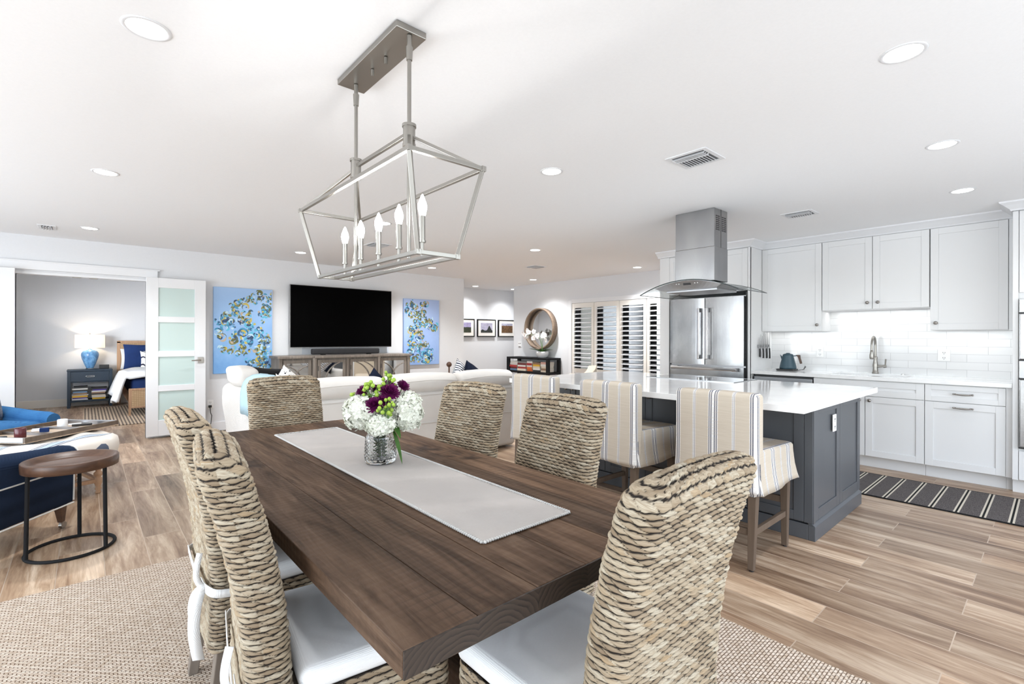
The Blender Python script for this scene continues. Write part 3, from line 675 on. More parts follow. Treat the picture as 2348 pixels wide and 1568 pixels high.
# upper cabinets
XU = 6.162
def upper(label, y0, y1, z0, doors, z1=2.362):
    t = thing('wall_cabinet', label, 'cabinet', ((XU+6.49)/2, (y0+y1)/2, z0), 0, 'white wall cabinets')
    MB().box(XU+.022, y0+.001, z0, 6.485, y1-.001, z1).build('body', cab_white, t)
    for a0, a1, ky in doors:
        d = panel('x', XU, a0+g, a1-g, z0+.004, z1-.003, rail=.06, rec=.006).build('door', cab_white, t, .0015); knob(d, (XU, ky, z0+.07))
    return t
upper('tall white wall cabinet nearest the refrigerator, one knob at its lower right', 1.757, 2.393, 1.375, [(1.757, 2.393, 1.80)])
upper('shorter white double-door wall cabinet above the faucet', .838, 1.754, 1.60, [(.838, 1.294, 1.245), (1.294, 1.754, 1.335)])
upper('tall white wall cabinet at the right above the drawers, knob at its lower left', .30, .834, 1.375, [(.30, .834, .79)])
solo(MB().box(XU+.01, .262, 1.37, 6.485, .299, 2.362), 'filler_panel', cab_white, 'narrow white filler strip between the right wall cabinet and the oven tower', 'panel')
# crown and frieze
m = MB()
def crown(m, pts):     # sweep a cove profile along an xy path (outward side = left of the path)
    prof = [(0, ZC-.076), (.010, ZC-.076), (.016, ZC-.062), (.05, ZC-.030), (.075, ZC-.012), (.078, ZC), (0, ZC)]
    n = len(pts); vs = []
    for i, p in enumerate(pts):
        p = Vector((*p, 0)); a_ = Vector((*pts[max(i-1,0)],0)); b_ = Vector((*pts[min(i+1,n-1)],0))
        d0 = (p-a_).normalized() if i else (b_-p).normalized(); d1 = (b_-p).normalized() if i < n-1 else d0
        n0 = Vector((-d0.y, d0.x, 0)); n1 = Vector((-d1.y, d1.x, 0)); nn_ = (n0+n1); nn_ = nn_/max(.2, nn_.dot(n0))
        for o_, z in prof: vs.append(p+nn_*o_+Vector((0,0,z)))
    k = len(prof); fs = [(i*k+j, (i+1)*k+j, (i+1)*k+(j+1)%k, i*k+(j+1)%k) for i in range(n-1) for j in range(k)]
    m.add(vs, fs)
crown(m, [(5.823, -1.2), (5.823, .262), (XU+.012, .262), (XU+.012, 2.395), (5.823, 2.395), (5.823, 3.6)])
struct(m, 'trim_4', paint_trim)
solo(MB().box(XU+.012, .264, 2.362, 6.485, 2.393, ZC-.001), 'frieze_board', cab_white, 'white frieze board above the wall cabinets under the crown moulding', 'moulding')
# ---------------------------------------------------------------- oven tower (front at x=5.83)
t = thing('oven_cabinet', 'tall white oven tower cabinet at the right edge of the kitchen run', 'cabinet', (6.15, -.17, 0))
MB().box(5.852, -.60, .115, 6.485, .26, 2.362).box(5.86, -.60, 2.362, 6.485, .258, ZC-.001).build('body', cab_white, t)
MB().box(5.90, -.60, 0, 5.92, .26, .115).build('toe_kick', cab_white, t)
MB().box(5.832, .226, .115, 5.852, .26, 2.362).build('stile', cab_white, t, .002)
panel('x', 5.832, -.60, .222, 1.68, 2.36).build('door', cab_white, t, .0015)
panel('x', 5.832, -.60, .222, .12, .36).build('drawer', cab_white, t, .0015)
t = thing('wall_oven', 'stainless steel built-in double wall oven cut by the right photo edge', 'oven', (5.83, -.17, .39))
MB().box(5.822, -.58, .392, 5.85, .222, 1.625).build('frame', steel, t, .002)
MB().box(5.80, -.575, .40, 5.822, .217, .955).build('door', steel, t, .004)
MB().box(5.80, -.575, 1.125, 5.822, .217, 1.50).build('door', steel, t, .004)
MB().box(5.808, -.575, .97, 5.822, .217, 1.11).build('control_strip', steel_dark, t)
MB().box(5.812, -.58, .955, 5.824, .223, .97).box(5.812, -.58, 1.11, 5.824, .223, 1.125).box(5.812, -.58, 1.50, 5.824, .223, 1.515).box(5.812,-.58,.383,5.824,.223,.395).build('gap_strip', black, t)
MB().box(5.806, -.575, 1.515, 5.822, .217, 1.62).build('control_panel', steel_dark, t)
for z in (.90, 1.455): MB().tube([(5.75,-.5,z),(5.75,.18,z)], .012, 12).cyl((5.75,.16,z),(5.80,.16,z),.009).cyl((5.75,-.48,z),(5.80,-.48,z),.009).build('handle', steel, t)

# ---------------------------------------------------------------- refrigerator niche
t = thing('refrigerator_surround', 'white cabinet surround with doors above the steel refrigerator', 'cabinet', (6.15, 3.0, 0))
MB().box(5.835, 2.395, 0, 6.485, 2.42, 2.362).box(5.823, 2.395, 0, 5.86, 2.42, 2.362).build('side_panel', cab_white, t, .002)
MB().box(5.823, 3.435, 0, 6.485, 3.575, 2.362).build('side_panel', cab_white, t, .002)
MB().box(5.845, 2.42, 1.86, 6.485, 3.435, 2.362).box(5.835, 2.395, 2.362, 6.485, 3.575, ZC-.001).build('body', cab_white, t)
for a0, a1, k in ((2.423, 2.927, 2.89), (2.929, 3.432, 2.965)):
    d = panel('x', 5.823, a0, a1, 1.865, 2.355, rec=.006).build('door', cab_white, t, .0015); knob(d, (5.823, k, 1.93))
t = thing('refrigerator', 'stainless steel french door refrigerator with bottom freezer drawer', 'refrigerator', (6.1, 2.91, 0))
MB().box(5.83, 2.44, .02, 6.45, 3.40, 1.80).build('body', steel_dark, t)
def curved_door(y0, y1, z0, z1):
    m = MB(); n = 12; vs = []
    for i in range(n+1):
        u = i/n; y = y0+(y1-y0)*u; x = 5.765+.012*(abs(2*u-1)**3)
        vs += [(x, y, z0), (x, y, z1)]
    b = len(vs); vs += [(5.825, y0, z0), (5.825, y0, z1), (5.825, y1, z0), (5.825, y1, z1)]
    fs = [(2*i, 2*i+2, 2*i+3, 2*i+1)[::-1] for i in range(n)]
    fs += [(b, 0, 1, b+1)[::-1], (2*n, b+2, b+3, 2*n+1)[::-1], tuple([b]+[2*i for i in range(n+1)]+[b+2]), tuple([b+1]+[2*i+1 for i in range(n+1)]+[b+3])[::-1]]
    return m.add(vs, fs)
for y0, y1, hy in ((2.445, 2.914, 2.868), (2.924, 3.395, 2.970)):
    d = curved_door(y0, y1, .965, 1.79).build('door', steel, t)
    MB().box(5.700, hy-.016, 1.035, 5.718, hy+.016, 1.665).build('handle', chrome, d, .006)
    MB().box(5.716, hy-.012, 1.035, 5.766, hy+.012, 1.085).box(5.716, hy-.012, 1.615, 5.766, hy+.012, 1.665).build('handle_mount', steel_dark, d, .003)
d = curved_door(2.445, 3.395, .10, .945).build('freezer_drawer', steel, t)
MB().box(5.695, 2.50, .905, 5.715, 3.34, .935).build('handle', chrome, d, .006)
MB().box(5.71, 2.50, .90, 5.766, 2.56, .94).box(5.71, 3.28, .90, 5.766, 3.34, .94).build('handle_mount', steel_dark, d, .003)
MB().box(5.83, 2.424, .02, 5.85, 2.443, 1.84).build('hinge_strip', black, t)

# ---------------------------------------------------------------- island
IX0, IX1, IY0, IY1 = 3.465, 4.56, 1.035, 3.33
t = thing('kitchen_island', 'dark grey shaker island cabinet under the white quartz top', 'island', (4.0, 2.2, 0))
MB().box(IX0+.02, IY0+.02, .105, IX1, IY1, .874).build('body', cab_grey, t)
MB().box(IX0+.06, IY0+.035, 0, IX1-.03, IY1-.02, .105).build('toe_kick', cab_grey, t)
m = MB().box(IX0+.01, IY0-.012, 0, IX1+.0, IY0+.03, .095)
m.hexa([(IX0+.01,IY0-.012,.095),(IX1,IY0-.012,.095),(IX1,IY0+.03,.095),(IX0+.01,IY0+.03,.095)], [(IX0+.01,IY0+.01,.112),(IX1,IY0+.01,.112),(IX1,IY0+.03,.112),(IX0+.01,IY0+.03,.112)])
m.box(IX0+.01, IY0+.03, 0, IX0+.03, IY1-.02, .10)
m.build('baseboard', cab_grey, t, .003)
MB().box(IX0-.0, IY0, .112, IX0+.02, IY0+.05, .874).box(IX0+.004, IY0-.006, .112, IX0+.035, IY0+.02, .874).build('corner_post', cab_grey, t, .002)
panel('y', IY0, IX0+.045, 4.035, .115, .872, rail=.07, rec=.008).build('end_panel', cab_grey, t, .002)
panel('y', IY0, 4.041, 4.56, .115, .872, rail=.07, rec=.008).build('end_panel', cab_grey, t, .002)
ys = [1.085, 1.44, 1.845, 2.26, 2.67, 3.083, 3.33]
for k in range(6):
    d = panel('x', IX0, ys[k]+.002, ys[k+1]-.002, .115, .872, rail=.06, rec=.008).build('door', cab_grey, t, .002)
    if k not in (0,): knob(d, (IX0, (ys[k+1]-.04) if k % 2 == 0 and k else ys[k]+.042, .812), 'x', nickel)
solo(MB().box(2.972, .930, .875, 4.60, 3.40, .915), 'island_countertop', quartz, 'thick polished white quartz countertop covering the grey island', 'countertop', bevel=.0025)
ck = thing('cooktop', 'black glass cooktop set in the island under the range hood', 'cooktop', (4.32, 2.235, .915))
a = N('cooktop_glass', .04, (.45,.46,.46), 0, .8); ckm = a.m
MB().box(4.09, 1.815, .9152, 4.56, 2.655, .921).build('glass_top', flat('cooktop_black', (.16,.165,.17), .04, 0, .9), ck, .002)
for x_ in (4.086, 4.5605): MB().box(x_, 1.811, .9151, x_+.0035, 2.659, .922).build('trim', steel, ck)

# ---------------------------------------------------------------- range hood
HXc, HYc = 4.255, 2.18
t = thing('range_hood', 'stainless steel island range hood with curved glass canopy', 'range hood', (HXc, HYc, ZC))
MB().box(4.125, 2.0, 2.10, 4.375, 2.37, ZC-.001).build('chimney', steel, t, .003)
MB().box(4.122, 1.997, 1.80, 4.378, 2.373, 2.10).build('chimney_lower', steel, t, .003)
m = MB()
for gx in (4.155, 4.195, 4.27, 4.315):
    for k in range(8): m.box(gx, 1.9985, 2.25+k*.017, gx+.03, 2.001, 2.2585+k*.017)
m.box(4.249, 1.9985, 2.10, 4.252, 2.001, ZC-.002).build('vent_slots', black, t)
def arch(u): return 1.692+(1.803-1.692)*(1-u*u)       # height of canopy edge, u in [-1,1]
gx0, gx1, gw = 3.955, 4.535, .46
m = MB(); n = 28; vs = []
for i in range(n+1):
    u = -1+2*i/n; y = HYc+.0+gw*u; z = arch(u)
    vs += [(gx0, y, z), (gx1, y, z), (gx0, y, z+.006), (gx1, y, z+.006)]
fs = []
for i in range(n):
    b = 4*i; c = b+4
    fs += [(b, b+1, c+1, c), (b+2, c+2, c+3, b+3), ]
m.add(vs, fs, True); m.build('glass_canopy', thin_glass, t)
m = MB().tube([(gx0, HYc+gw*(-1+2*i/n), arch(-1+2*i/n)+.003) for i in range(n+1)], .0042, 6)
m.tube([(gx1, HYc+gw*(-1+2*i/n), arch(-1+2*i/n)+.003) for i in range(n+1)], .003, 6).tube([(gx0,HYc-gw,arch(1)+.003),(gx1,HYc-gw,arch(1)+.003)], .003, 6).tube([(gx0,HYc+gw,arch(1)+.003),(gx1,HYc+gw,arch(1)+.003)], .003, 6)
m.build('glass_rim', glass_edge, t)
# steel body under the glass: curved top follows the canopy, tapers downwards
m = MB(); n = 16; vs = []
bw0, bw1 = .315, .265
for i in range(n+1):
    s_ = -1+2*i/n; yt = HYc+bw0*s_; zt = arch(bw0*s_/gw)-.001; yb = HYc+bw1*s_
    vs += [(gx0+.02, yt, zt), (gx1-.02, yt, zt), (gx0+.05, yb, 1.725), (gx1-.05, yb, 1.725)]
fs = []
for i in range(n):
    b = 4*i; c = b+4
    fs += [(b, b+1, c+1, c), (b+2, c+2, c+3, b+3), (b, c, c+2, b+2), (b+1, b+3, c+3, c+1)]
fs += [(0, 2, 3, 1), (4*n, 4*n+1, 4*n+3, 4*n+2)]
m.add(vs, fs).build('body', steel, t, .003)
MB().box(gx0+.10, HYc-.24, 1.708, gx1-.10, HYc+.24, 1.726).build('filter', steel_dark, t, .003)
m = MB().add([(gx0+.026,HYc-.035,1.789),(gx0+.026,HYc+.035,1.789),(gx0+.033,HYc+.035,1.762),(gx0+.033,HYc-.035,1.762)], [(0,3,2,1)]); 
m.build('display', black, t)
m = MB()
for dy in (-.10,-.075,.075,.10): m.sphere((gx0+.028, HYc+dy, 1.775), .0045, 6)
m.build('button', white_plastic, t)
for dy in (-.15, .15):
    l = bpy.data.lights.new('hood_light', 'SPOT'); l.energy = 5; l.spot_size = 2.2; l.shadow_soft_size = .03
    o = bpy.data.objects.new('hood_light', l); COL.objects.link(o); o.location = (4.25, HYc+dy, 1.70)
# under-cabinet light strips
for y0, y1, z in ((.32, .82, 1.368), (.86, 1.74, 1.592), (1.77, 2.38, 1.368)):
    area('undercabinet_light', (6.36, (y0+y1)/2, z), (0, 0, 0), .06, y1-y0, 0.45*(y1-y0)/.6, (1, .985, .96))

# ---------------------------------------------------------------- bar stools (facing +X), origin on floor under the seat
def stool_proto(label):
    t = thing('bar_stool', label, 'bar stool', (0,0,0), 0, 'striped bar stools along the island')
    W = .24
    m = MB()
    # backrest cover: outer face flush with the skirt
    m.soft(-.300, -W-.006, .430, -.200, W+.006, .985, r=.026, puff=(.006,0,.004), n=12, fn=lambda x, y, z: (x-.012*max(0,(.62-z)/.2)+.004*math.sin(y*22)*max(0,(.6-z)/.2), y*(1+.03*max(0,(.62-z)/.2)), z))
    m.build('back_cover', striped, t, world=False)
    # seat top and skirt (flared, open at the bottom)
    m = MB(); nn = 96; per = []
    def rr(hx, hy, r, k):
        # rounded rectangle param
        pts = []
        for q, (cx, cy) in enumerate(((1,1),(-1,1),(-1,-1),(1,-1))):
            for i in range(k):
                a_ = PI/2*q + PI/2*i/(k-1); pts.append((cx*(hx-r)+math.cos(a_)*r, cy*(hy-r)+math.sin(a_)*r))
        out = []
        L = len(pts)
        for i in range(L):
            out.append(pts[i])
            p, q2 = pts[i], pts[(i+1) % L]
            if (i+1) % k == 0:
                for j in range(1, 6): out.append((p[0]+(q2[0]-p[0])*j/6, p[1]+(q2[1]-p[1])*j/6))
        return out
    base = rr(.285, W-.002, .03, 5); L = len(base)
    rows = [(.665, -.035), (.668, -.02), (.664, -.008), (.652, 0), (.60, .001), (.52, .008), (.46, .018), (.425, .026), (.426, .022), (.52, .003), (.60, -.004)]
    vs = []
    for ri, (z, o) in enumerate(rows):
        for i, (x, y) in enumerate(base):
            d = math.hypot(x, y) or 1; fl = o
            if ri >= 5: fl += .006*(ri-4)/3*math.sin(i*1.7) + (.006*(ri-4)/3*math.sin(i*.6))
            sx = 1 if x > -.25 else .4
            zz = z - (.02*(x+.29)/.58 if ri < 4 else 0) + (.006*math.sin(i*.9) if ri in (7, 8) else 0)
            vs.append((x+fl*sx*(x/.29), y+fl*(y/W), zz))
    fs = [(j*L+i, j*L+(i+1)%L, (j+1)*L+(i+1)%L, (j+1)*L+i) for j in range(len(rows)-1) for i in range(L)]
    m.add(vs, fs, True); m.add(vs[:L], [tuple(range(L))], True)
    o = m.build('seat_cover', striped, t, world=False)
    MB().box(-.26, -.21, .50, .27, .21, .60).build('seat_frame', stool_wood, t, world=False)
    for sx in (-1, 1):
        for sy in (-1, 1):
            x0 = -.235 if sx < 0 else .225; x1 = x0+(-.035 if sx < 0 else .0)
            MB().bar((x0, sy*.205, .51), (x1, sy*.205, .008), .050, .050, .032, .032, up=(1,0,0)).build('leg', stool_wood, t, .003, world=False)
            MB().cyl((x1, sy*.205, 0), (x1, sy*.205, .009), .012).build('foot_glide', black, t, world=False)
    for y in (-.205, .205): MB().box(-.255, y-.011, .19, .215, y+.011, .225).build('stretcher', stool_wood, t, .002, world=False)
    MB().box(.208, -.20, .27, .232, .20, .31).build('footrest', stool_wood, t, .002, world=False)
    MB().box(-.262, -.20, .19, -.24, .20, .225).build('stretcher', stool_wood, t, .002, world=False)
    return t
s0 = stool_proto('striped slipcovered bar stool nearest the camera at the island end'); s0.location = (3.045, 1.335, 0)
s1 = copy_tree(s0); s1.location = (3.045, 2.115, 0); s1['label'] = 'middle striped slipcovered bar stool at the island'
s2 = copy_tree(s0); s2.location = (3.045, 2.875, 0); s2['label'] = 'farthest striped slipcovered bar stool, at the sofa end of the island'
# kitchen runner
a = N('kitchen_runner_weave', .95, (.1,.1,.1), 0, .1); sx = a.sep(a.pos())
uf = a.math('FRACT', a.math('ADD', a.math('DIVIDE', sx[1], .143), .30))
bw = a.noise(a.pos((1,1,1)), 300, 2, .7)
dk = a.ramp(bw, [(.42,(.035,.032,.034)), (.58,(.19,.17,.165))])
stp = a.ramp(uf, [(0,(0,0,0)), (.72,(1,1,1)), (.80,(.5,.5,.5)), (.88,(1,1,1)), (.96,(0,0,0))], 'CONSTANT')
c = a.mix(a.math('GREATER_THAN', stp, .25), dk, (.02,.02,.02,1)); c = a.mix(a.math('GREATER_THAN', stp, .75), c, (.62,.57,.48,1))
a.set('Base Color', c); a.bump(bw, .8, .005)
t = thing('kitchen_runner_rug', 'dark grey runner rug with black and cream stripes on the kitchen floor', 'rug', (5.23, .9, 0))
MB().box(4.84, -.5, .0005, 5.62, 2.3, .009).build('pile', a.m, t, .003)
MB().box(4.83, -.505, .0003, 4.842, 2.305, .010).box(5.618, -.505, .0003, 5.63, 2.305, .010).build('binding', black_matte, t, .002)
# ---------------------------------------------------------------- woven surfaces
def weave_mesh(name, ring, rows, nu, sub, seg=.045, amp=.0065, slant=.8, seed=1, wave=.085):
    """ring(r, u)-> position for continuous row coordinate r in [0,rows] and u in [0,1); makes a rope-woven skin"""
    rng = np.random.RandomState(seed); nv = rows*sub
    R = np.linspace(0, rows, nv+1); U = np.arange(nu)/nu
    P = np.zeros((nv+1, nu, 3))
    for j, r in enumerate(R): P[j] = ring(r, U)
    du = np.roll(P, -1, 1)-np.roll(P, 1, 1); dv = np.gradient(P, axis=0)
    Nn = np.cross(du, dv); Nn /= (np.linalg.norm(Nn, axis=2, keepdims=True)+1e-9)
    lens = np.linalg.norm(np.roll(P, -1, 1)-P, axis=2); per = lens.sum(1)
    arc = np.concatenate([np.zeros((nv+1, 1)), np.cumsum(lens, 1)[:, :-1]], 1)
    ns = np.maximum(4, np.round(per/seg))
    s0 = arc/np.maximum(per, 1e-6)[:, None]*ns[:, None]
    Rp = np.clip(R[:, None]+wave*np.sin(2*PI*s0+PI*R[:, None]+.6*np.sin(arc*23)), 0, rows-1e-6)
    rid = np.floor(Rp).astype(int); fv = (Rp-rid)*2-1
    off = rng.rand(rows)*.35+np.arange(rows)*.5
    jit = rng.rand(rows, 400)
    s = s0+off[rid]+fv*.5*slant
    wob = .12*np.sin(arc*40+rid*2.3)
    s = s+wob
    sid = np.floor(s).astype(int); fs = (s-sid)*2-1
    rowp = np.sqrt(np.maximum(0, 1-np.abs(fv)**2.2)); lens_ = np.sqrt(np.maximum(0, 1-np.abs(fs)**2.6))
    h = rowp*(.30+.70*lens_)
    rnd = jit[rid, sid % 400]
    h = h*(.8+.4*rnd)
    Q = P+Nn*(h*amp)[:, :, None]
    groove_shade = 1-np.clip(h*1.35, 0, 1)  # drives the gap shade put into the strand colour
    V = Q.reshape(-1, 3); n = nu
    jj, ii = np.meshgrid(np.arange(nv), np.arange(nu), indexing='ij'); i2 = (ii+1) % nu
    F = np.stack([jj*n+ii, jj*n+i2, (jj+1)*n+i2, (jj+1)*n+ii], -1).reshape(-1, 4)
    me = bpy.data.meshes.new(name)
    me.vertices.add(len(V)); me.vertices.foreach_set('co', V.ravel())
    me.loops.add(F.size); me.loops.foreach_set('vertex_index', F.ravel())
    me.polygons.add(len(F)); me.polygons.foreach_set('loop_start', np.arange(0, F.size, 4)); me.polygons.foreach_set('loop_total', np.full(len(F), 4))
    me.polygons.foreach_set('use_smooth', np.ones(len(F), bool))
    me.update(calc_edges=True)
    ca = me.color_attributes.new('wv', 'FLOAT_COLOR', 'POINT')
    cc = np.stack([rnd, groove_shade, fs*.5+.5, np.ones_like(rnd)], -1).reshape(-1, 4); ca.data.foreach_set('color', cc.ravel().astype(np.float32))
    uvl = me.uv_layers.new(name='UVMap')
    u_ = (arc+rid*.37+sid*.03).ravel(); v_ = ((R[:, None]+fs*.25)*.016+np.zeros_like(arc)).ravel()
    uvl.data.foreach_set('uv', np.stack([u_[F.ravel()], v_[F.ravel()]], -1).ravel().astype(np.float32))
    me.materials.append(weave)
    return me
def rrect(U, hx, hy, r):
    """rounded rectangle, arc-length-uniform, counter-clockwise"""
    r = min(r, hx*.999, hy*.999); sx, sy = 2*(hx-r), 2*(hy-r); q = PI*r/2; tot = 2*(sx+sy)+4*q
    s = (U*tot) % tot; out = np.zeros((len(U), 2))
    segs = [('l', sy, (hx, -(hy-r)), (0,1)), ('a', q, (hx-r, hy-r), 0), ('l', sx, (hx-r, hy), (-1,0)), ('a', q, (-(hx-r), hy-r), PI/2), ('l', sy, (-hx, hy-r), (0,-1)), ('a', q, (-(hx-r), -(hy-r)), PI), ('l', sx, (-(hx-r), -hy), (1,0)), ('a', q, (hx-r, -(hy-r)), 1.5*PI)]
    e = 0
    for kind, L, p, d in segs:
        m_ = (s >= e) & (s <= e+L+1e-9); t_ = s[m_]-e
        if kind == 'l': out[m_, 0] = p[0]+d[0]*t_; out[m_, 1] = p[1]+d[1]*t_
        else: an = d+t_/max(L, 1e-9)*PI/2; out[m_, 0] = p[0]+np.cos(an)*r; out[m_, 1] = p[1]+np.sin(an)*r
        e += L
    return out
CW, CT = .212, .040       # half width, half thickness of the backrest
PITCH = .0126
def bend(z): return -.115*np.maximum(0, (z-.45)/.6)**2
z0b, z1b = .275, .985
rows_side = int(round((z1b-z0b)/PITCH)); rows_cap = 3
def ring_back(r, U):
    ztop = z1b
    if r <= rows_side: z = z0b+(ztop-z0b)*r/rows_side; ins = 0.0; lift = 0
    else:
        th = (r-rows_side)/rows_cap*PI/2; ins = (CT+.0035)*(1-math.cos(th)); z = ztop+(CT*1.0)*math.sin(th); lift = 0
    taper = .006*min(1, max(0, (.5-z)/.2))
    o = rrect(U, CW-ins*1.2, max(.0006, CT+.004-ins+taper), max(.0005, .034-ins*.8))
    zz = np.full(len(U), z)
    yy = o[:, 1]+bend(zz)
    # crown of the top edge: slightly higher in the middle
    zz = zz+(.012*(1-(o[:, 0]/CW)**2) if z > .9 else 0)*(min(1, max(0, (z-.9)/.1)))
    return np.stack([o[:, 0], yy, zz], -1)
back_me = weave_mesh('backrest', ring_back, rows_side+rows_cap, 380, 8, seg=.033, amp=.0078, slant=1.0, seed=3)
rs = 10
def ring_seat(r, U):
    z = .275+.177*r/rs; o = rrect(U, CW+.004, .205, .03)
    return np.stack([o[:, 0], o[:, 1]+.245, np.full(len(U), z)], -1)
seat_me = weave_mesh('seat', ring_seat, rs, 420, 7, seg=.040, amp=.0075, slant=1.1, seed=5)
def chair(label, loc, rz):
    t = thing('dining_chair', label, 'chair', loc, rz, 'woven dining chairs around the table')
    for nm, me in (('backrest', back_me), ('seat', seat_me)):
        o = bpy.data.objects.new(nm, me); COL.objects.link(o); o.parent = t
    MB().box(-CW+.012, .05, .42, CW-.012, .43, .446).build('seat_board', chair_leg, t, world=False)
    for sx in (-1, 1):
        MB().bar((sx*.185, -.005, .34), (sx*.19, -.05, .0105), .045, .045, .032, .032, up=(1,0,0)).build('leg', chair_leg, t, .003, world=False)
        MB().bar((sx*.185, .41, .34), (sx*.185, .41, .0105), .045, .045, .032, .032, up=(1,0,0)).build('leg', chair_leg, t, .003, world=False)
    return t
# origin = floor point under the centre of the backrest; local +Y is the front of the chair
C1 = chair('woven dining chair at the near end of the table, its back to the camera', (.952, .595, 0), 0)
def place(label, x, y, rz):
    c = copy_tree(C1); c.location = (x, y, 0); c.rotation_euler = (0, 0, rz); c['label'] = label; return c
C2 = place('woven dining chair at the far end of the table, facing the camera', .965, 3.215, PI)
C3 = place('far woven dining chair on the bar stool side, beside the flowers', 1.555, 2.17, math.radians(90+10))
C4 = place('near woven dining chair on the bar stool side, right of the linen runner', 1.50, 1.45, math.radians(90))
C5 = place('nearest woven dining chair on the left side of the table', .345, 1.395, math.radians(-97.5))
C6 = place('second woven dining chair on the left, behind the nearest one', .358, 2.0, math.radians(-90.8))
# seat cushions with ties
def cushion(label, chairo, ties=True):
    t = thing('seat_cushion', label, 'cushion', chairo.location[:], chairo.rotation_euler.z, 'white seat cushions')
    m = MB().soft(-.222, .062, .447, .222, .458, .508, r=.026, puff=(0,0,.007), n=9)
    o = m.build('pad', cushion_fab, t, world=False)
    MB().tube([(x, y, .492) for x, y in [(-.205,.075),(-.205,.44),(.205,.44),(.205,.075)]], .0028, 6, closed=True).build('welt', cushion_fab, t, world=False)
    if ties:
        def ribbon(pts, w_):
            for _ in range(2):
                q_ = [Vector(pts[0])]
                for a_, b_ in zip(pts[:-1], pts[1:]): a_, b_ = Vector(a_), Vector(b_); q_ += [a_*.75+b_*.25, a_*.25+b_*.75]
                pts = q_+[Vector(pts[-1])]
            m = MB(); vs = []
            n_ = len(pts)
            for i, p in enumerate(pts):
                p = Vector(p); d = (Vector(pts[min(i+1, n_-1)])-Vector(pts[max(i-1, 0)])).normalized()
                out = Vector((p.x, p.y, 0)).normalized() if abs(p.x) > .2 or p.y < 0 else Vector((0,-1,0))
                s_ = d.cross(out).normalized()*w_/2
                vs += [p+s_, p-s_]
            m.add(vs, [(2*i, 2*i+1, 2*i+3, 2*i+2) for i in range(n_-1)], True); return m
        yb = -CT-.018
        for sx in (-1, 1):
            wrap = [(sx*.20,.075,.470),(sx*.238,.05,.468),(sx*.240,0,.472),(sx*.232,-.045,.478),(sx*.20,yb-.004,.485)]
            m = ribbon(wrap+[(sx*(.20-.03*k), yb-.006, .487-.002*k) for k in range(1, 4)], .026)
            o = m.build('tie', cushion_fab, t, world=False); s_ = o.modifiers.new('th', 'SOLIDIFY'); s_.thickness = .003; s_.offset = 0
        # knot, loops and hanging ends at the back corner
        kx = .165
        MB().sphere((kx, yb-.014, .482), .016, 8, (1,.8,1)).build('knot', cushion_fab, t, world=False)
        m = ribbon([(kx, yb-.016, .48), (kx+.03, yb-.035, .44), (kx+.035, yb-.04, .37), (kx+.02, yb-.03, .30), (kx-.005, yb-.02, .25)], .034)
        o = m.build('tie_end', cushion_fab, t, world=False); s_ = o.modifiers.new('th', 'SOLIDIFY'); s_.thickness = .003
        m = ribbon([(kx, yb-.016, .48), (kx-.03, yb-.03, .45), (kx-.04, yb-.035, .40), (kx-.045, yb-.03, .37)], .026)
        o = m.build('tie_end', cushion_fab, t, world=False); s_ = o.modifiers.new('th', 'SOLIDIFY'); s_.thickness = .003
        m = ribbon([(-.20, yb-.004, .487), (-.05, yb-.010, .484), (.08, yb-.010, .480), (kx, yb-.012, .482)], .026)
        o = m.build('tie', cushion_fab, t, world=False); s_ = o.modifiers.new('th', 'SOLIDIFY'); s_.thickness = .003
        m = ribbon([(kx, yb-.014, .485), (kx+.012, yb-.03, .52), (kx+.02, yb-.03, .56), (kx+.012, yb-.02, .60)], .018)
        o = m.build('tie_loop', cushion_fab, t, world=False); s_ = o.modifiers.new('th', 'SOLIDIFY'); s_.thickness = .003
    return t
cushion('white seat cushion on the near-end dining chair, under the table edge', C1, False)
cushion('white tied cushion on the nearest chair at the left of the table', C5)
cushion('white tied cushion on the second chair at the left of the table', C6)

# ---------------------------------------------------------------- dining table
TX0, TX1, TY0, TY1, TZ = .402, 1.358, .728, 3.055, .765
t = thing('dining_table', 'long dark rustic wooden dining table in the foreground', 'table', ((TX0+TX1)/2, (TY0+TY1)/2, 0))
m = MB(); nb = 6; bw = (TX1-TX0)/nb
for k in range(nb):
    a0 = TX0+k*bw+(.0008 if k else 0); a1 = TX0+(k+1)*bw-(.0008 if k < nb-1 else 0)
    m.box(a0, TY0+.004, TZ-.05, a1, TY1, TZ-(.0006 if k % 2 else 0))
m.build('tabletop', table_wood, t, .0022)
MB().box(TX0+.001, TY0, TZ-.0497, TX1-.001, TY0+.0045, TZ-.0015).build('end_edge', end_grain, t)
for y in (1.25, 2.53):
    MB().box(.84, y-.07, .09, .92, y+.07, TZ-.11).build('pedestal_post', table_wood, t, .004)
    MB().box(.56, y-.06, .02, 1.20, y+.06, .09).box(.56, y-.06, .0105, .66, y+.06, .02).box(1.10, y-.06, .0105, 1.20, y+.06, .02).build('pedestal_foot', table_wood, t, .006)
    MB().box(.52, y-.05, TZ-.11, 1.24, y+.05, TZ-.051).build('top_brace', table_wood, t, .004)
MB().box(.86, 1.32, .30, .90, 2.46, .40).build('stretcher', table_wood, t, .004)
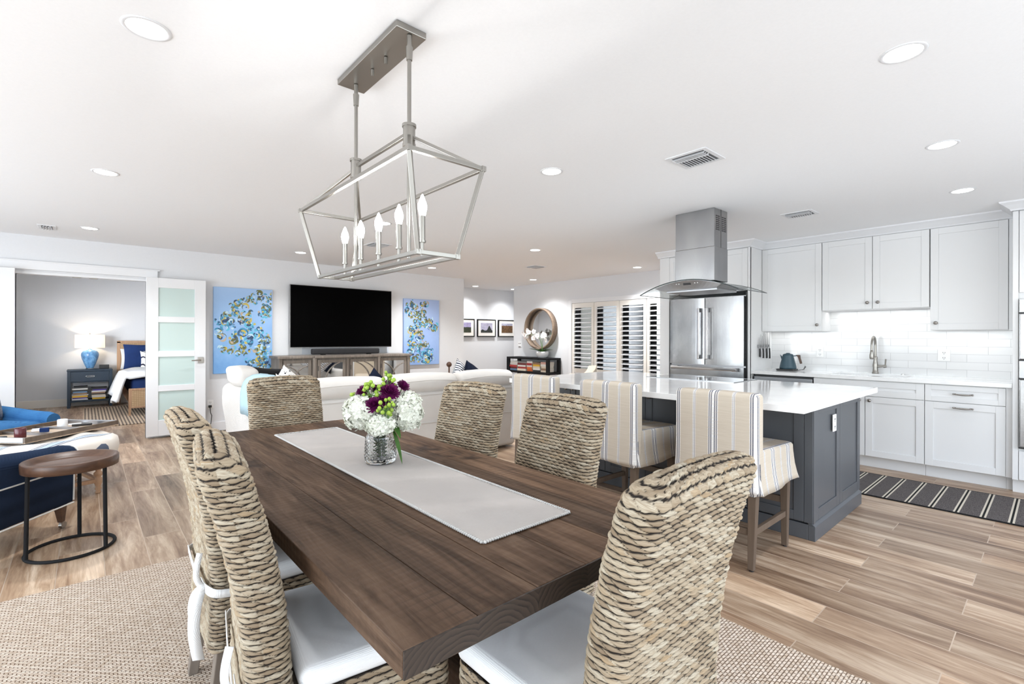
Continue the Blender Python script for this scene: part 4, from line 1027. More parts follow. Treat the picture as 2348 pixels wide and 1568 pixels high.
# runner
t = thing('table_runner', 'pale linen table runner lying along the dark dining table', 'table runner', (.93, 1.875, TZ+.0005))
m = MB(); rx0, rx1, ry0, ry1 = .765, 1.092, .975, 2.775
nx, ny = 12, 60; vs = []
for j in range(ny+1):
    for i in range(nx+1):
        x = rx0+(rx1-rx0)*i/nx; y = ry0+(ry1-ry0)*j/ny; vs.append((x, y, TZ+.004+.0008*math.sin(9*y+5*x)))
m.add(vs, [(j*(nx+1)+i, j*(nx+1)+i+1, (j+1)*(nx+1)+i+1, (j+1)*(nx+1)+i) for j in range(ny) for i in range(nx)], True)
m.box(rx0, ry0, TZ+.0006, rx1, ry1, TZ+.003).build('cloth', runner_fab, t)
m = MB(); random.seed(3)
def stitch(p, q, n_, out):
    for k in range(n_):
        f = (k+.5)/n_; x = p[0]+(q[0]-p[0])*f; y = p[1]+(q[1]-p[1])*f
        m.sphere((x+out[0]*.002, y+out[1]*.002, TZ+.0048), .0052, 4, (1.3 if out[0] else .8, 1.3 if out[1] else .8, .75))
stitch((rx0,ry0),(rx1,ry0),40,(0,-1)); stitch((rx0,ry1),(rx1,ry1),40,(0,1)); stitch((rx0,ry0),(rx0,ry1),200,(-1,0)); stitch((rx1,ry0),(rx1,ry1),200,(1,0))
m.build('stitched_edge', runner_edge, t)
# ---------------------------------------------------------------- vase and flowers
vx, vy, vz = .930, 1.885, TZ+.0053
t = thing('glass_vase', 'clear cut-glass vase holding the bouquet on the linen runner', 'vase', (vx, vy, vz))
n = 64; prof = [(0.0001,.001),(.045,.001),(.060,.004),(.0635,.012),(.0645,.03)]+[(.0645-.0045*(k/30), .03+.00267*k) for k in range(1, 30)]+[(.055,.118),(.048,.128),(.044,.138),(.045,.146)]
inner = [(.041,.146),(.0405,.138),(.044,.128),(.051,.118)]+[(.0565, .10-.008*k) for k in range(0, 9)]+[(.054,.020),(.0001,.018)]
full = prof+inner; m = MB(); vs = []
for k, (r, z) in enumerate(full):
    for i in range(n*2):
        a_ = 2*PI*i/(n*2); rr_ = r
        if k < len(prof) and .012 < z < .112: rr_ = r+.0028*(1-abs(((i/(n*2)*16+z*70) % 1)*2-1)) + .0028*(1-abs(((i/(n*2)*16-z*70) % 1)*2-1))-.0024
        vs.append((vx+math.cos(a_)*rr_, vy+math.sin(a_)*rr_, vz+z))
N_ = n*2
m.add(vs, [(j*N_+i, j*N_+(i+1)%N_, (j+1)*N_+(i+1)%N_, (j+1)*N_+i) for j in range(len(full)-1) for i in range(N_)], True).build('body', clear_glass, t)
def stem_to(m, p, r=.0022):
    b = Vector((vx+random.uniform(-.025,.025), vy+random.uniform(-.025,.025), vz+.022)); q = Vector(p); mid = Vector((vx+(q.x-vx)*.22, vy+(q.y-vy)*.22, vz+.15))
    pts = [b*(1-k/5)+mid*(k/5) for k in range(6)]+[mid*(1-k/5)+q*(k/5) for k in range(1, 6)]
    m.tube(pts, r, 6)
def hydrangea(c, rad, sc, seed, label):
    rng = random.Random(seed); c = Vector(c); t = thing('hydrangea', label, 'flower', tuple(c), 0, 'white hydrangea heads in the vase')
    m = MB(); m.sphere(c, rad*.8, 10, sc)
    nf = 150
    for k in range(nf):
        zz = 1-2*(k+.5)/nf; ph = k*2.39996; rr_ = math.sqrt(1-zz*zz); d = Vector((rr_*math.cos(ph), rr_*math.sin(ph), zz))
        p = c+Vector((d.x*sc[0], d.y*sc[1], d.z*sc[2]))*rad*rng.uniform(.86, 1.06)
        nrm = (d+Vector((rng.uniform(-.5,.5), rng.uniform(-.5,.5), rng.uniform(-.5,.5)))).normalized()
        a_ = nrm.orthogonal().normalized(); b_ = nrm.cross(a_); w0 = rng.uniform(0, PI); L = rng.uniform(.015, .020)
        for q in range(4):
            an = w0+q*PI/2; e = a_*math.cos(an)+b_*math.sin(an); f = a_*-math.sin(an)+b_*math.cos(an)
            m.add([p, p+e*L*.45-f*L*.42+nrm*L*.12, p+e*L*.9-f*L*.35+nrm*L*.28, p+e*L*1.08+nrm*L*.1, p+e*L*.9+f*L*.35+nrm*L*.28, p+e*L*.45+f*L*.42+nrm*L*.12], [(0,1,2,3,4,5)])
    m.build('petals', petal_white, t)
    ms = MB(); stem_to(ms, c-Vector((0,0,rad*.5)), .003); ms.build('stem', stem_green, t)
right = Vector((.7495, -.662, 0)); fwd = Vector((.662, .7495, 0)); base = Vector((vx, vy, 0))
def FP(r_, f_, z): return tuple(base+right*r_+fwd*f_+Vector((0,0,z)))
hydrangea(FP(-.070, -.03, .985), .070, (1,1,.98), 1, 'largest white hydrangea head on the left side of the bouquet')
hydrangea(FP(.012, -.050, .938), .054, (1.05,1,.75), 2, 'low white hydrangea head at the front over the vase rim')
hydrangea(FP(.115, 0, .985), .062, (.92,.92,1.25), 3, 'tall white hydrangea head on the right side of the bouquet')
hydrangea(FP(-.02, .07, .99), .055, (1,1,1), 4, 'white hydrangea head hidden at the back of the bouquet')
def mum(c, rad, seed, label):
    rng = random.Random(seed); c = Vector(c); t = thing('purple_chrysanthemum', label, 'flower', tuple(c), 0, 'dark purple blooms in the vase'); m = MB()
    up = (Vector((c.x-vx, c.y-vy, .10))-fwd*.05).normalized(); a_ = up.orthogonal().normalized(); b_ = up.cross(a_)
    for ly in range(6):
        n_ = 20-ly*2; el = math.radians(5+ly*15)
        for k in range(n_):
            an = 2*PI*k/n_+ly*.3+rng.uniform(-.1,.1); e = (a_*math.cos(an)+b_*math.sin(an))*math.cos(el)+up*math.sin(el); f = (a_*-math.sin(an)+b_*math.cos(an)); L = rad*(1-.07*ly)*rng.uniform(.85,1.1); w_ = rad*.15
            u2 = e.cross(f)
            m.add([c, c+e*L*.5-f*w_-u2*w_*.4, c+e*L*.9-f*w_*.7, c+e*L, c+e*L*.9+f*w_*.7, c+e*L*.5+f*w_-u2*w_*.4], [(0,1,2,3,4,5)])
    m.build('petals', petal_purple, t); ms = MB(); stem_to(ms, c); ms.build('stem', stem_green, t)
for i, (p, r_, lab) in enumerate([((-.065,-.02,1.062),.040,'dark purple bloom at the far left of the bouquet'),((.045,-.03,1.065),.046,'large dark purple bloom in the middle right of the bouquet'),((-.005,-.07,1.018),.042,'dark purple bloom low in the centre, above the front hydrangea'),((.088,.02,1.085),.034,'small dark purple bloom at the upper right of the bouquet'),((.025,.035,1.085),.036,'dark purple bloom behind the green berries at the top'),((-.02,.02,1.07),.032,'dark purple bloom tucked between the left green berries'),((.022,-.055,1.03),.036,'dark purple bloom between the low green berries and the front hydrangea')]):
    mum(FP(*p), r_, 10+i, lab)
def berries(c, n_, spread, seed, label):
    rng = random.Random(seed); c = Vector(c); t = thing('hypericum_sprig', label, 'flower', tuple(c), 0, 'green berry sprigs in the vase'); mb_ = MB(); ml = MB(); ms = MB(); stem_to(ms, c-Vector((0,0,.02)))
    for k in range(n_):
        p = c+Vector((rng.uniform(-1,1), rng.uniform(-1,1), rng.uniform(-.8,.8)))*spread
        mb_.sphere(p, rng.uniform(.0062,.0085), 6, (1,1,1.15)); ms.tube([c-Vector((0,0,.02)), p], .0012, 5)
        for q in range(4):
            an = q*PI/2+rng.random(); d = Vector((math.cos(an), math.sin(an), -.2)); L = .014; f = Vector((-d.y, d.x, 0))*.004
            ml.add([p-Vector((0,0,.005)), p+d*L*.5+f-Vector((0,0,.003)), p+d*L, p+d*L*.5-f-Vector((0,0,.003))], [(0,1,2,3)])
    mb_.build('berries', berry_green, t); ml.build('leaf', flat('sprig_leaf', (.14,.30,.04), .5) if 'sprig_leaf' not in MATS else MATS['sprig_leaf'], t); ms.build('stem', stem_green, t)
for i, (p, n_, sp, lab) in enumerate([((-.025,-.055,1.075),13,.030,'green berry sprig at the left of the bouquet centre'),((.030,-.005,1.105),12,.030,'green berry sprig at the top of the bouquet'),((.030,.0,1.14),5,.014,'highest green berry tip of the bouquet'),((.048,-.095,1.02),14,.032,'green berry sprig low at the right of the centre'),((.052,-.075,.985),8,.022,'lowest green berry sprig above the vase rim'),((-.105,-.03,1.065),4,.012,'single green berry tip at the far left of the bouquet'),((-.045,-.03,1.105),5,.016,'green berry tip above the left purple bloom')]):
    berries(FP(*p), n_, sp, 40+i, lab)
MATS['sprig_leaf'] = MATS.get('sprig_leaf')
def leafm(m, p, d, L, w_, droop=.4):
    p = Vector(p); d = Vector(d).normalized(); s_ = d.cross(Vector((0,0,1))).normalized(); vs = []; n_ = 8
    for k in range(n_+1):
        f = k/n_; q = p+d*L*f-Vector((0,0,1))*droop*L*f*f; ww = w_*math.sin(PI*min(1, f*.93+.07))**.8
        vs += [q-s_*ww+Vector((0,0,ww*.3)), q, q+s_*ww+Vector((0,0,ww*.3))]
    m.add(vs, [(3*k, 3*k+1, 3*k+4, 3*k+3) for k in range(n_)]+[(3*k+1, 3*k+2, 3*k+5, 3*k+4) for k in range(n_)], True)
m = MB(); leafm(m, FP(.06,-.03,.91), Vector(FP(.10,-.05,0))-Vector(FP(.06,-.03,0))+Vector((0,0,-.08)), .10, .012, .5)
leafm(m, FP(.05,-.02,.94), Vector(FP(.09,-.04,0))-Vector(FP(.05,-.02,0))+Vector((0,0,-.03)), .06, .018, .5)
solo(m, 'leaf_spray', leaf_green, 'dark green pointed leaves hanging beside the vase on the right', 'leaf')
m = MB(); random.seed(9)
for k in range(16): leafm(m, (vx+random.uniform(-.025,.025), vy+random.uniform(-.025,.025), vz+.03+random.random()*.07), (random.uniform(-1,1), random.uniform(-1,1), .8), .035, .007, .1)
solo(m, 'foliage', leaf_green, 'green leaves and stems crowded inside the glass vase', 'foliage', kind='stuff')

# ---------------------------------------------------------------- rug under the table
solo(MB().box(-.42, -1.3, .0005, 2.20, 3.385, .010), 'jute_rug', jute, 'large woven natural jute rug under the dining table', 'rug', bevel=.003)

# ---------------------------------------------------------------- lantern chandelier
LX, LY = .900, 1.845
t = thing('lantern_chandelier', 'brushed nickel open-frame linear lantern hanging over the dining table', 'chandelier', (LX, LY, ZC))
MB().box(LX-.062, LY-.265, ZC-.026, LX+.062, LY+.28, ZC-.0005).build('canopy', nickel, t, .003)
MB().cyl((LX-.0,LY-.06,ZC-.055),(LX,LY-.06,ZC-.028),.007).cyl((LX,LY+.06,ZC-.055),(LX,LY+.06,ZC-.028),.007).build('canopy_screw', nickel, t)
zt, zm, zb = 2.05, 1.884, 1.576; RW, RL, BW, BL = .145, .505, .078, .445
for sy in (-1, 1):
    y = LY-.012+sy*.235
    MB().cyl((LX,y,ZC-.028),(LX,y,ZC-.07),.009).cyl((LX,y,ZC-.07),(LX,y,ZC-.12),.013,.011).cyl((LX,y,ZC-.12),(LX,y,zb+.01),.0075).build('rod', nickel, t)
    MB().cyl((LX,y,zt-.045),(LX,y,zt+.03),.022,n=24).cyl((LX,y,zt+.022),(LX,y,zt+.032),.026,n=24).cyl((LX,y,zt-.052),(LX,y,zt-.04),.024,n=24).build('hub', nickel, t)
b = .014; m = MB()
rc = [(LX-RW,LY-RL,zm),(LX+RW,LY-RL,zm),(LX+RW,LY+RL,zm),(LX-RW,LY+RL,zm)]; bc = [(LX-BW,LY-BL,zb),(LX+BW,LY-BL,zb),(LX+BW,LY+BL,zb),(LX-BW,LY+BL,zb)]
for q in (rc, bc):
    for k in range(4): m.bar(q[k], q[(k+1)%4], b)
for k in range(4): m.bar(rc[k], bc[k], b)
for k in range(4):
    sy = -1 if k < 2 else 1; m.bar((LX, LY-.012+sy*.235, zt-.008), rc[k], b*.85)
m.bar((LX, LY-.247, zt), (LX, LY+.223, zt), b)
m.bar((LX, LY-BL, zb), (LX, LY+BL, zb), .022, .012)
for q in rc+bc: m.box(q[0]-.009, q[1]-.009, q[2]-.009, q[0]+.009, q[1]+.009, q[2]+.009)
m.build('frame', nickel, t, .001)
for k in range(5):
    y = LY-.342+.171*k
    c = MB().cyl((LX,y,zb+.006),(LX,y,zb+.06),.006).cyl((LX,y,zb+.055),(LX,y,zb+.062),.013).cyl((LX,y,zb+.06),(LX,y,zb+.15),.0105).build('candle_sleeve', nickel, t)
    MB().lathe([(.0001,0),(.010,0),(.0115,.006),(.0165,.028),(.0155,.042),(.009,.060),(.0035,.074),(.0001,.078)], (LX,y,zb+.150), 16).build('bulb', glow_bulb, c)
# ---------------------------------------------------------------- media wall
def canvas(label, x0, x1, z0, z1, seed, paths, cols):
    t = thing('canvas_painting', label, 'painting', ((x0+x1)/2, 7.71, z0))
    a = N('canvas_ground_%d' % seed, .8, (.3,.45,.7), 0, .2); f = a.noise(a.co('Object', (1,1,1)), 2.5, 4, .6)
    zz = a.sep(a.co())[2]
    a.set('Base Color', a.mix(a.math('MULTIPLY', zz, .7), a.ramp(f, [(.35, cols[0]), (.7, cols[1])]), (*cols[2], 1)))
    MB().box(x0, 7.668, z0, x1, 7.708, z1).build('canvas', a.m, t, .003)
    pal = [flat('paint_%d_%d' % (seed, i), c, .5) for i, c in enumerate([(.02,.05,.12),(.03,.10,.20),(.05,.25,.42),(.10,.42,.60),(.45,.62,.72),(.72,.76,.74),(.50,.40,.08),(.20,.20,.06),(.10,.11,.04),(.46,.36,.26),(.82,.84,.82)])]
    rng = random.Random(seed); v = []; f = []; mi = []; m = MB()
    def clampp(x, z): return min(x1-.012, max(x0+.012, x)), min(z1-.012, max(z0+.012, z))
    lay = 0
    for (cx, cz, rx, rz, n_, sub) in paths:
        for k in range(n_):
            x = x0+(cx+rng.gauss(0, rx))*(x1-x0); z = z0+(cz+rng.gauss(0, rz))*(z1-z0)
            R_ = rng.uniform(.022, .056)
            for q in range(rng.randint(4, 7)):
                an = rng.uniform(0, 2*PI); span = rng.uniform(.8, 2.6); rr_ = R_*rng.uniform(.35, 1.05); w_ = rng.uniform(.004, .017); lay += 1; yy = 7.6672-(lay % 40)*.00002
                pts = []
                for j in range(9):
                    th = an+span*j/8; wj = w_*math.sin(PI*(j+.5)/9)
                    for rr2 in (rr_-wj, rr_+wj):
                        px, pz = clampp(x+math.cos(th)*rr2*1.05, z+math.sin(th)*rr2*1.1); pts.append((px, yy, pz))
                b = len(m.v); m.add(pts, [(2*j, 2*j+2, 2*j+3, 2*j+1) for j in range(8)])
                ci = rng.choice(sub); mi += [ci]*8
    o = m.build('paint_strokes', pal[0], t)
    for p in pal[1:]: o.data.materials.append(p)
    o.data.polygons.foreach_set('material_index', mi)
blu = [0,1,1,2,2,3,3,4,6,0]; grn = [0,8,7,6,9,1,2,3,7,8,4]
canvas('tall blue abstract canvas with gold and teal dabs, beside the open glazed door', 1.318, 2.066, .785, 1.985, 5,
  [(.85,.90,.07,.03,7,grn),(.60,.87,.10,.035,8,grn),(.42,.82,.06,.03,5,grn),(.72,.76,.14,.03,12,grn),(.85,.70,.06,.02,5,blu),(.30,.73,.08,.05,6,grn),(.18,.66,.03,.02,3,blu),(.45,.62,.12,.04,12,grn),(.28,.58,.06,.05,8,blu),(.08,.52,.02,.04,4,blu),(.12,.44,.03,.02,3,grn),(.55,.50,.07,.05,9,blu),(.75,.50,.08,.05,12,blu),(.35,.44,.04,.04,4,grn),(.50,.38,.06,.04,7,blu),(.85,.38,.05,.04,7,grn),(.24,.30,.05,.03,5,grn),(.48,.26,.04,.05,6,grn),(.72,.28,.05,.03,6,grn),(.88,.24,.05,.06,7,blu),(.75,.14,.08,.05,9,grn),(.58,.12,.03,.03,4,blu),(.88,.06,.06,.04,8,grn)],
  [(.14,.32,.62),(.26,.47,.76),(.37,.52,.76)])
canvas('narrow blue abstract canvas with a winding trail of dabs, right of the television', 4.222, 4.958, .80, 1.985, 8,
  [(.2,.92,.06,.02,5,grn),(.35,.86,.08,.04,8,grn),(.6,.93,.08,.03,5,grn),(.08,.80,.02,.03,3,grn),(.28,.76,.07,.03,7,grn),(.5,.77,.06,.03,6,grn),(.55,.68,.10,.04,12,grn),(.78,.63,.08,.03,7,blu),(.85,.56,.05,.02,5,grn),(.45,.60,.10,.03,9,blu),(.2,.54,.07,.03,7,grn),(.35,.50,.08,.04,8,grn),(.2,.40,.06,.04,6,blu),(.5,.42,.06,.03,6,grn),(.3,.30,.08,.03,9,grn),(.55,.30,.06,.03,6,grn),(.22,.20,.06,.03,6,blu),(.45,.16,.12,.05,14,blu),(.75,.19,.07,.03,8,blu),(.3,.08,.08,.03,8,grn),(.6,.06,.10,.02,9,blu)],
  [(.22,.35,.65),(.31,.45,.74),(.39,.49,.74)])
t = thing('television', 'large black flat screen television on the wall above the grey console', 'television', (3.11, 7.70, 1.14))
MB().box(2.295, 7.60, 1.137, 3.945, 7.645, 2.082).build('housing', black, t, .003)
MB().box(2.302, 7.597, 1.147, 3.938, 7.601, 2.075).build('screen', screen, t)
MB().box(2.29, 7.603, 1.132, 3.95, 7.615, 1.1375).box(2.29, 7.603, 2.0815, 3.95, 7.615, 2.087).box(3.9445,7.603,1.1375,3.95,7.615,2.0815).box(2.29,7.603,1.1375,2.2955,7.615,2.0815).build('bezel', steel, t)
MB().box(2.7, 7.645, 1.4, 3.5, 7.709, 1.8).build('wall_mount', black, t)
solo(MB().box(2.5, 7.705, 1.03, 3.95, 7.7099, 1.16), 'wall_patch', flat('cool_wall_patch', (.60,.64,.70), .8), 'cool grey patch on the wall behind the soundbar', 'wall panel')  # thin sheet, bluer and darker than the wall paint around it
t = thing('soundbar', 'long black soundbar on the console under the television', 'soundbar', (3.12, 7.46, 1.022))
MB().soft(2.56, 7.41, 1.032, 3.64, 7.51, 1.118, r=.02, n=9).build('body', flat('speaker_cloth', (.018,.018,.02), .8), t)
MB().box(2.70, 7.43, 1.0215, 2.76, 7.49, 1.035).box(3.44, 7.43, 1.0215, 3.50, 7.49, 1.035).build('foot', black, t)
# console
cyf = 7.20; cz = 1.02
t = thing('media_console', 'weathered grey wood console with arched mirrored doors under the television', 'console', (3.08, 7.45, 0))
m = MB().box(2.02, cyf+.03, cz-.035, 2.52, 7.69, cz).box(2.52, cyf-.03, cz-.035, 3.52, 7.69, cz).box(3.52, cyf+.03, cz-.035, 4.14, 7.69, cz)
m.build('top', grey_wood, t, .004)
m = MB().box(2.05, cyf+.08, .10, 2.52, 7.68, cz-.035).box(2.52, cyf+.02, .10, 3.52, 7.68, cz-.035).box(3.52, cyf+.08, .10, 4.11, 7.68, cz-.035)
m.build('body', grey_wood, t)
for x in (2.04, 2.50, 2.99, 3.50, 4.06): MB().box(x, cyf+(.0 if 2.4 < x < 3.6 else .05), 0, x+.05, cyf+.09, cz-.035).build('pilaster', grey_wood, t, .006)
def mdoor(x0, x1, y, arcs):
    m = MB(); z0, z1 = .14, cz-.06; r_ = .045
    m.box(x0, y, z0, x0+r_, y+.02, z1).box(x1-r_, y, z0, x1, y+.02, z1).box(x0+r_, y, z0, x1-r_, y+.02, z0+r_).box(x0+r_, y, z1-r_, x1-r_, y+.02, z1)
    d = m.build('door', grey_wood, t, .003)
    MB().box(x0+r_, y+.010, z0+r_, x1-r_, y+.018, z1-r_).build('mirror_pane', mirror_m, d)
    f_ = MB(); ix0, ix1, iz0, iz1 = x0+r_, x1-r_, z0+r_, z1-r_
    for cx_, cz_, R_ in arcs:
        pts = [];
        for k in range(61):
            th = 2*PI*k/60; px, pz = cx_+R_*math.cos(th), cz_+R_*math.sin(th)
            if ix0 <= px <= ix1 and iz0 <= pz <= iz1: pts.append((px, y+.002, pz))
            else:
                if len(pts) > 1: f_.tube(pts, .013, 6, flat=.6)
                pts = []
        if len(pts) > 1: f_.tube(pts, .013, 6, flat=.6)
    f_.build('fretwork', grey_wood, d)
    MB().box(x0+.004, y-.004, z1-.16, x0+.012, y, z1-.09).build('hinge', black, d)
mdoor(2.10, 2.49, cyf+.055, [(2.10,.62,.26),(2.49,.62,.26)])
mdoor(2.56, 2.98, cyf-.005, [(2.99,.60,.33),(2.85,.60,.33)])
mdoor(3.05, 3.49, cyf-.005, [(3.05,.60,.33),(3.18,.60,.33)])
mdoor(3.58, 4.05, cyf+.055, [(3.56,.62,.28),(4.05,.62,.26)])

# ---------------------------------------------------------------- sectional sofa
SY = 4.30
t = thing('sectional_sofa', 'large cream slipcovered sectional sofa with its back to the dining table', 'sofa', (2.45, 5.0, 0))
def wav(amp, fx_=9, fz=7):
    return lambda x, y, z: (x+amp*math.sin(y*fx_+z*fz), y+amp*math.sin(x*fx_+z*fz*.7)*.6, z+amp*.3*math.sin(x*7+y*5))
MB().soft(1.12, SY, .02, 3.86, SY+.20, .73, r=.05, n=22, fn=wav(.006)).build('back', cream_fab, t)
m = MB(); 
MB().soft(1.12, SY+.18, .02, 1.34, 6.0, .80, r=.07, n=22, fn=wav(.018, 3, 9)).build('side_back', cream_fab, t)
MB().soft(3.70, SY+.15, .02, 3.90, SY+.95, .66, r=.07, n=14, fn=wav(.006)).build('arm', cream_fab, t)
MB().soft(1.30, SY+.18, .10, 3.72, SY+.95, .44, r=.05, n=14).soft(1.30, SY+.90, .10, 2.10, 5.98, .44, r=.05, n=14).build('seat_base', cream_fab, t)
MB().tube([(1.14+.045*k, SY-.004+.004*math.sin(k*.9), .705) for k in range(61)], .005, 6).tube([(1.14+.045*k, SY-.006, .42+.004*math.sin(k*.5)) for k in range(61)], .005, 6).build('piping', cream_fab, t)
SC = [((1.38,2.205),'cream back cushion on the sofa, left one behind the woven end chair'),((2.215,3.045),'cream back cushion in the middle of the sofa behind the bouquet'),((3.055,3.86),'cream back cushion at the right end of the sofa toward the bar stools')]
for i, ((a0, a1), lab) in enumerate(SC):
    m = MB().soft(a0, SY+.01, .722, a1, SY+.24, .905, r=.075, puff=(.004,.02,.022), n=15, fn=wav(.005, 11, 13))
    m.v = [(x, y, z+(.0 if i < 2 else .0)) for x, y, z in m.v]
    t = thing('sofa_cushion', lab, 'cushion', ((a0+a1)/2, SY+.12, .68), 0, 'cream sofa back cushions')
    m.build('cushion', cream_fab, t)
    MB().tube([(a0+.03+(a1-a0-.06)*k/24, SY-.004-.012*math.sin(PI*k/24), .835+.020*math.sin(PI*k/24)) for k in range(25)], .004, 6).build('piping', cream_fab, t)
t = thing('sofa_cushion', 'plump white back cushion standing highest at the left end of the sectional', 'cushion', (1.24, 5.65, .80), 0, 'cream sofa back cushions')
MB().soft(1.14, 5.33, .80, 1.33, 5.96, .975, r=.045, puff=(.012,.02,.022), n=15, fn=wav(.012, 9, 14)).build('cushion', cream_fab, t)
def pillow(label, c, w_, h_, th, rot, mat, name='throw_pillow', group=None, trim=None):
    t = thing(name, label, 'pillow', tuple(c), 0, group)
    def mk(W, H, T, n_=12, knife=.0):
        m = MB(); vs = []; fs = []
        for side in (1, -1):
            b = len(vs)
            for i in range(n_+1):
                for j in range(n_+1):
                    u = -1+2*i/n_; v = -1+2*j/n_
                    pin = 1-.07*(1-abs(u)**2)*abs(v)**3; pin2 = 1-.07*(1-abs(v)**2)*abs(u)**3
                    k = (max(0, (1-u**4)*(1-v**4)))**.5
                    vs.append((u*W/2*pin2, side*(T/2*k+.002), v*H/2*pin))
            for i in range(n_):
                for j in range(n_):
                    q = (b+i*(n_+1)+j, b+(i+1)*(n_+1)+j, b+(i+1)*(n_+1)+j+1, b+i*(n_+1)+j+1); fs.append(q if side < 0 else q[::-1])
        return m.add(vs, fs, True)
    m = mk(w_, h_, th); M = Matrix.Translation(Vector(c)) @ Matrix.Rotation(math.radians(rot[2]), 4, 'Z') @ Matrix.Rotation(math.radians(rot[0]), 4, 'X') @ Matrix.Rotation(math.radians(rot[1]), 4, 'Y')
    m.xf(M); m.build('cover', mat, t)
    return t
bw1 = patterned('black_white_block_print', (.012,.012,.02), (.78,.77,.74), 'wave', 9, 2, .42)
bw2 = patterned('black_dash_print', (.012,.012,.02), (.80,.79,.77), 'vor', 30, 0, .28)
bw3 = patterned('navy_line_print', (.80,.80,.80), (.012,.015,.04), 'wave', 12, 3, .62)
t = thing('sofa_cushion', 'white back cushion of the left corner, under the pale blue throw', 'cushion', (1.24, 4.76, .80), 0, 'cream sofa back cushions')
MB().soft(1.135, 4.46, .80, 1.34, 5.06, .905, r=.05, puff=(.005,0,.01), n=12).build('cushion', cream_fab, t)
pf = [(1.088,.59),(1.086,.68),(1.088,.78),(1.10,.83),(1.115,.87),(1.14,.905),(1.19,.935),(1.25,.942),(1.31,.93),(1.35,.90),(1.37,.85),(1.375,.80)]
m = MB(); vs = []; ny_ = 10
for j in range(ny_+1):
    for i, (x, z) in enumerate(pf): vs.append((x+.004*math.sin(j*1.9+i), 4.50+.54*j/ny_+.006*math.sin(i*1.3), z+.005*math.sin(j*1.3+i*.8)))
kk = len(pf); m.add(vs, [(j*kk+i, (j+1)*kk+i, (j+1)*kk+i+1, j*kk+i+1) for j in range(ny_) for i in range(kk-1)], True)
o = solo(m, 'throw_blanket', paleblue_fab, 'pale blue throw draped over the left corner of the sofa', 'blanket'); s_ = o.modifiers.new('th', 'SOLIDIFY'); s_.thickness = .008; s_.offset = -1
pillow('flat black pillow lying highest in the left sofa corner', (1.50, 5.78, .80), .46, .34, .12, (-20,8,20), black_matte)
pillow('black and white dashed pillow standing on its corner by the black pillow', (1.66, 5.52, .76), .36, .34, .11, (-20,45,20), bw2)
pillow('small cream pillow with black marks between the blue throw and the dashed pillow', (1.56, 5.22, .76), .32, .26, .09, (-20,20,30), bw1)
pillow('black and white striped pillow peeking above the sofa right of the narrow canvas', (3.42, 4.78, .78), .40, .36, .12, (-10,40,20), bw3)
inky = fabric('inky_cotton', (.012,.018,.04), (.006,.008,.018))
pillow('dark navy pillow peeking above the right end of the sofa', (3.56, 4.74, .79), .40, .34, .12, (-10,24,30), inky)
pillow('dark navy pillow tip showing above the middle of the sofa before the console', (2.42, 5.0, .715), .36, .34, .12, (-10,45,10), inky)
solo(MB().sphere((5.0,7.4,.80), .05, 10).cyl((5.0,7.4,.0),(5.0,7.4,.03),.12).cyl((5.0,7.4,.03),(5.0,7.4,.77),.015), 'ornament_stand', walnut, 'small brown ball ornament on a stand behind the sofa, below the narrow canvas', 'ornament')

# ---------------------------------------------------------------- beige slipcovered chair beyond the island
t = thing('armchair', 'sand coloured slipcovered chair back showing past the far end of the island', 'armchair', (4.75, 4.35, 0), math.radians(20))
for sx in (-.28, .28):
    for sy in (-.25, .25): MB().bar((sx, sy, 0), (sx, sy, .07), .04).build('leg', walnut, t, world=False)
m = MB().soft(-.34, -.30, .05, .34, .30, .48, r=.05, n=10).build('seat', sand_fab, t, world=False)
m = MB(); vs = []; n = 20
for i in range(n+1):
    u = -1+2*i/n; z = .84+.085*abs(u)**1.2 if u > 0 else .84+.02*abs(u); 
    vs += [(u*.36, -.34-.05*(1-u*u), .1), (u*.36, -.34-.05*(1-u*u), z), (u*.36, -.22-.05*(1-u*u), z-.01), (u*.36, -.22-.05*(1-u*u), .1)]
m.add(vs, [(4*i+k, 4*(i+1)+k, 4*(i+1)+(k+1)%4, 4*i+(k+1)%4) for i in range(n) for k in range(4)]+[(0,1,2,3), (4*n+3,4*n+2,4*n+1,4*n)], False)
m.build('backrest', sand_fab, t, .01, world=False)

# ---------------------------------------------------------------- patio wall: mirror, sideboard, books, orchid
t = thing('round_mirror', 'round wall mirror with a deep brown wooden hoop frame', 'mirror', (7.23, 7.21, 1.48))
MB().lathe([(.425,-.13),(.432,-.13),(.432,0),(.405,0),(.405,-.13),(.425,-.13)], (7.228,7.21,1.482), 64, 'x').build('frame', ring_wood, t)
MB().lathe([(.0001,-.012),(.406,-.012)], (7.228,7.21,1.482), 64, 'x').build('glass', mirror_m, t)
BX = 6.85; by0, by1 = 6.67, 7.93
t = thing('bookcase', 'low black open bookcase console under the round mirror', 'bookcase', (7.03, 7.3, 0))
MB().box(BX, by0, .845, 7.21, by1, .885).build('top', black_matte, t, .003)
for y in (by0, by1-.07): MB().box(BX, y, 0, BX+.05, y+.07, .845).build('leg', black_matte, t, .002); MB().box(7.16, y, 0, 7.21, y+.07, .845).build('leg', black_matte, t, .002)
MB().box(BX, by0+.07, .555, 7.20, by1-.07, .60).box(BX+.05, by0, .555, 7.16, by0+.07, .60).build('shelf', black_matte, t, .002)
MB().box(BX, by0+.07, .18, 7.20, by1-.07, .22).build('shelf', black_matte, t, .002)
MB().box(BX, 7.25, .22, BX+.05, 7.30, .555).build('divider', black_matte, t)
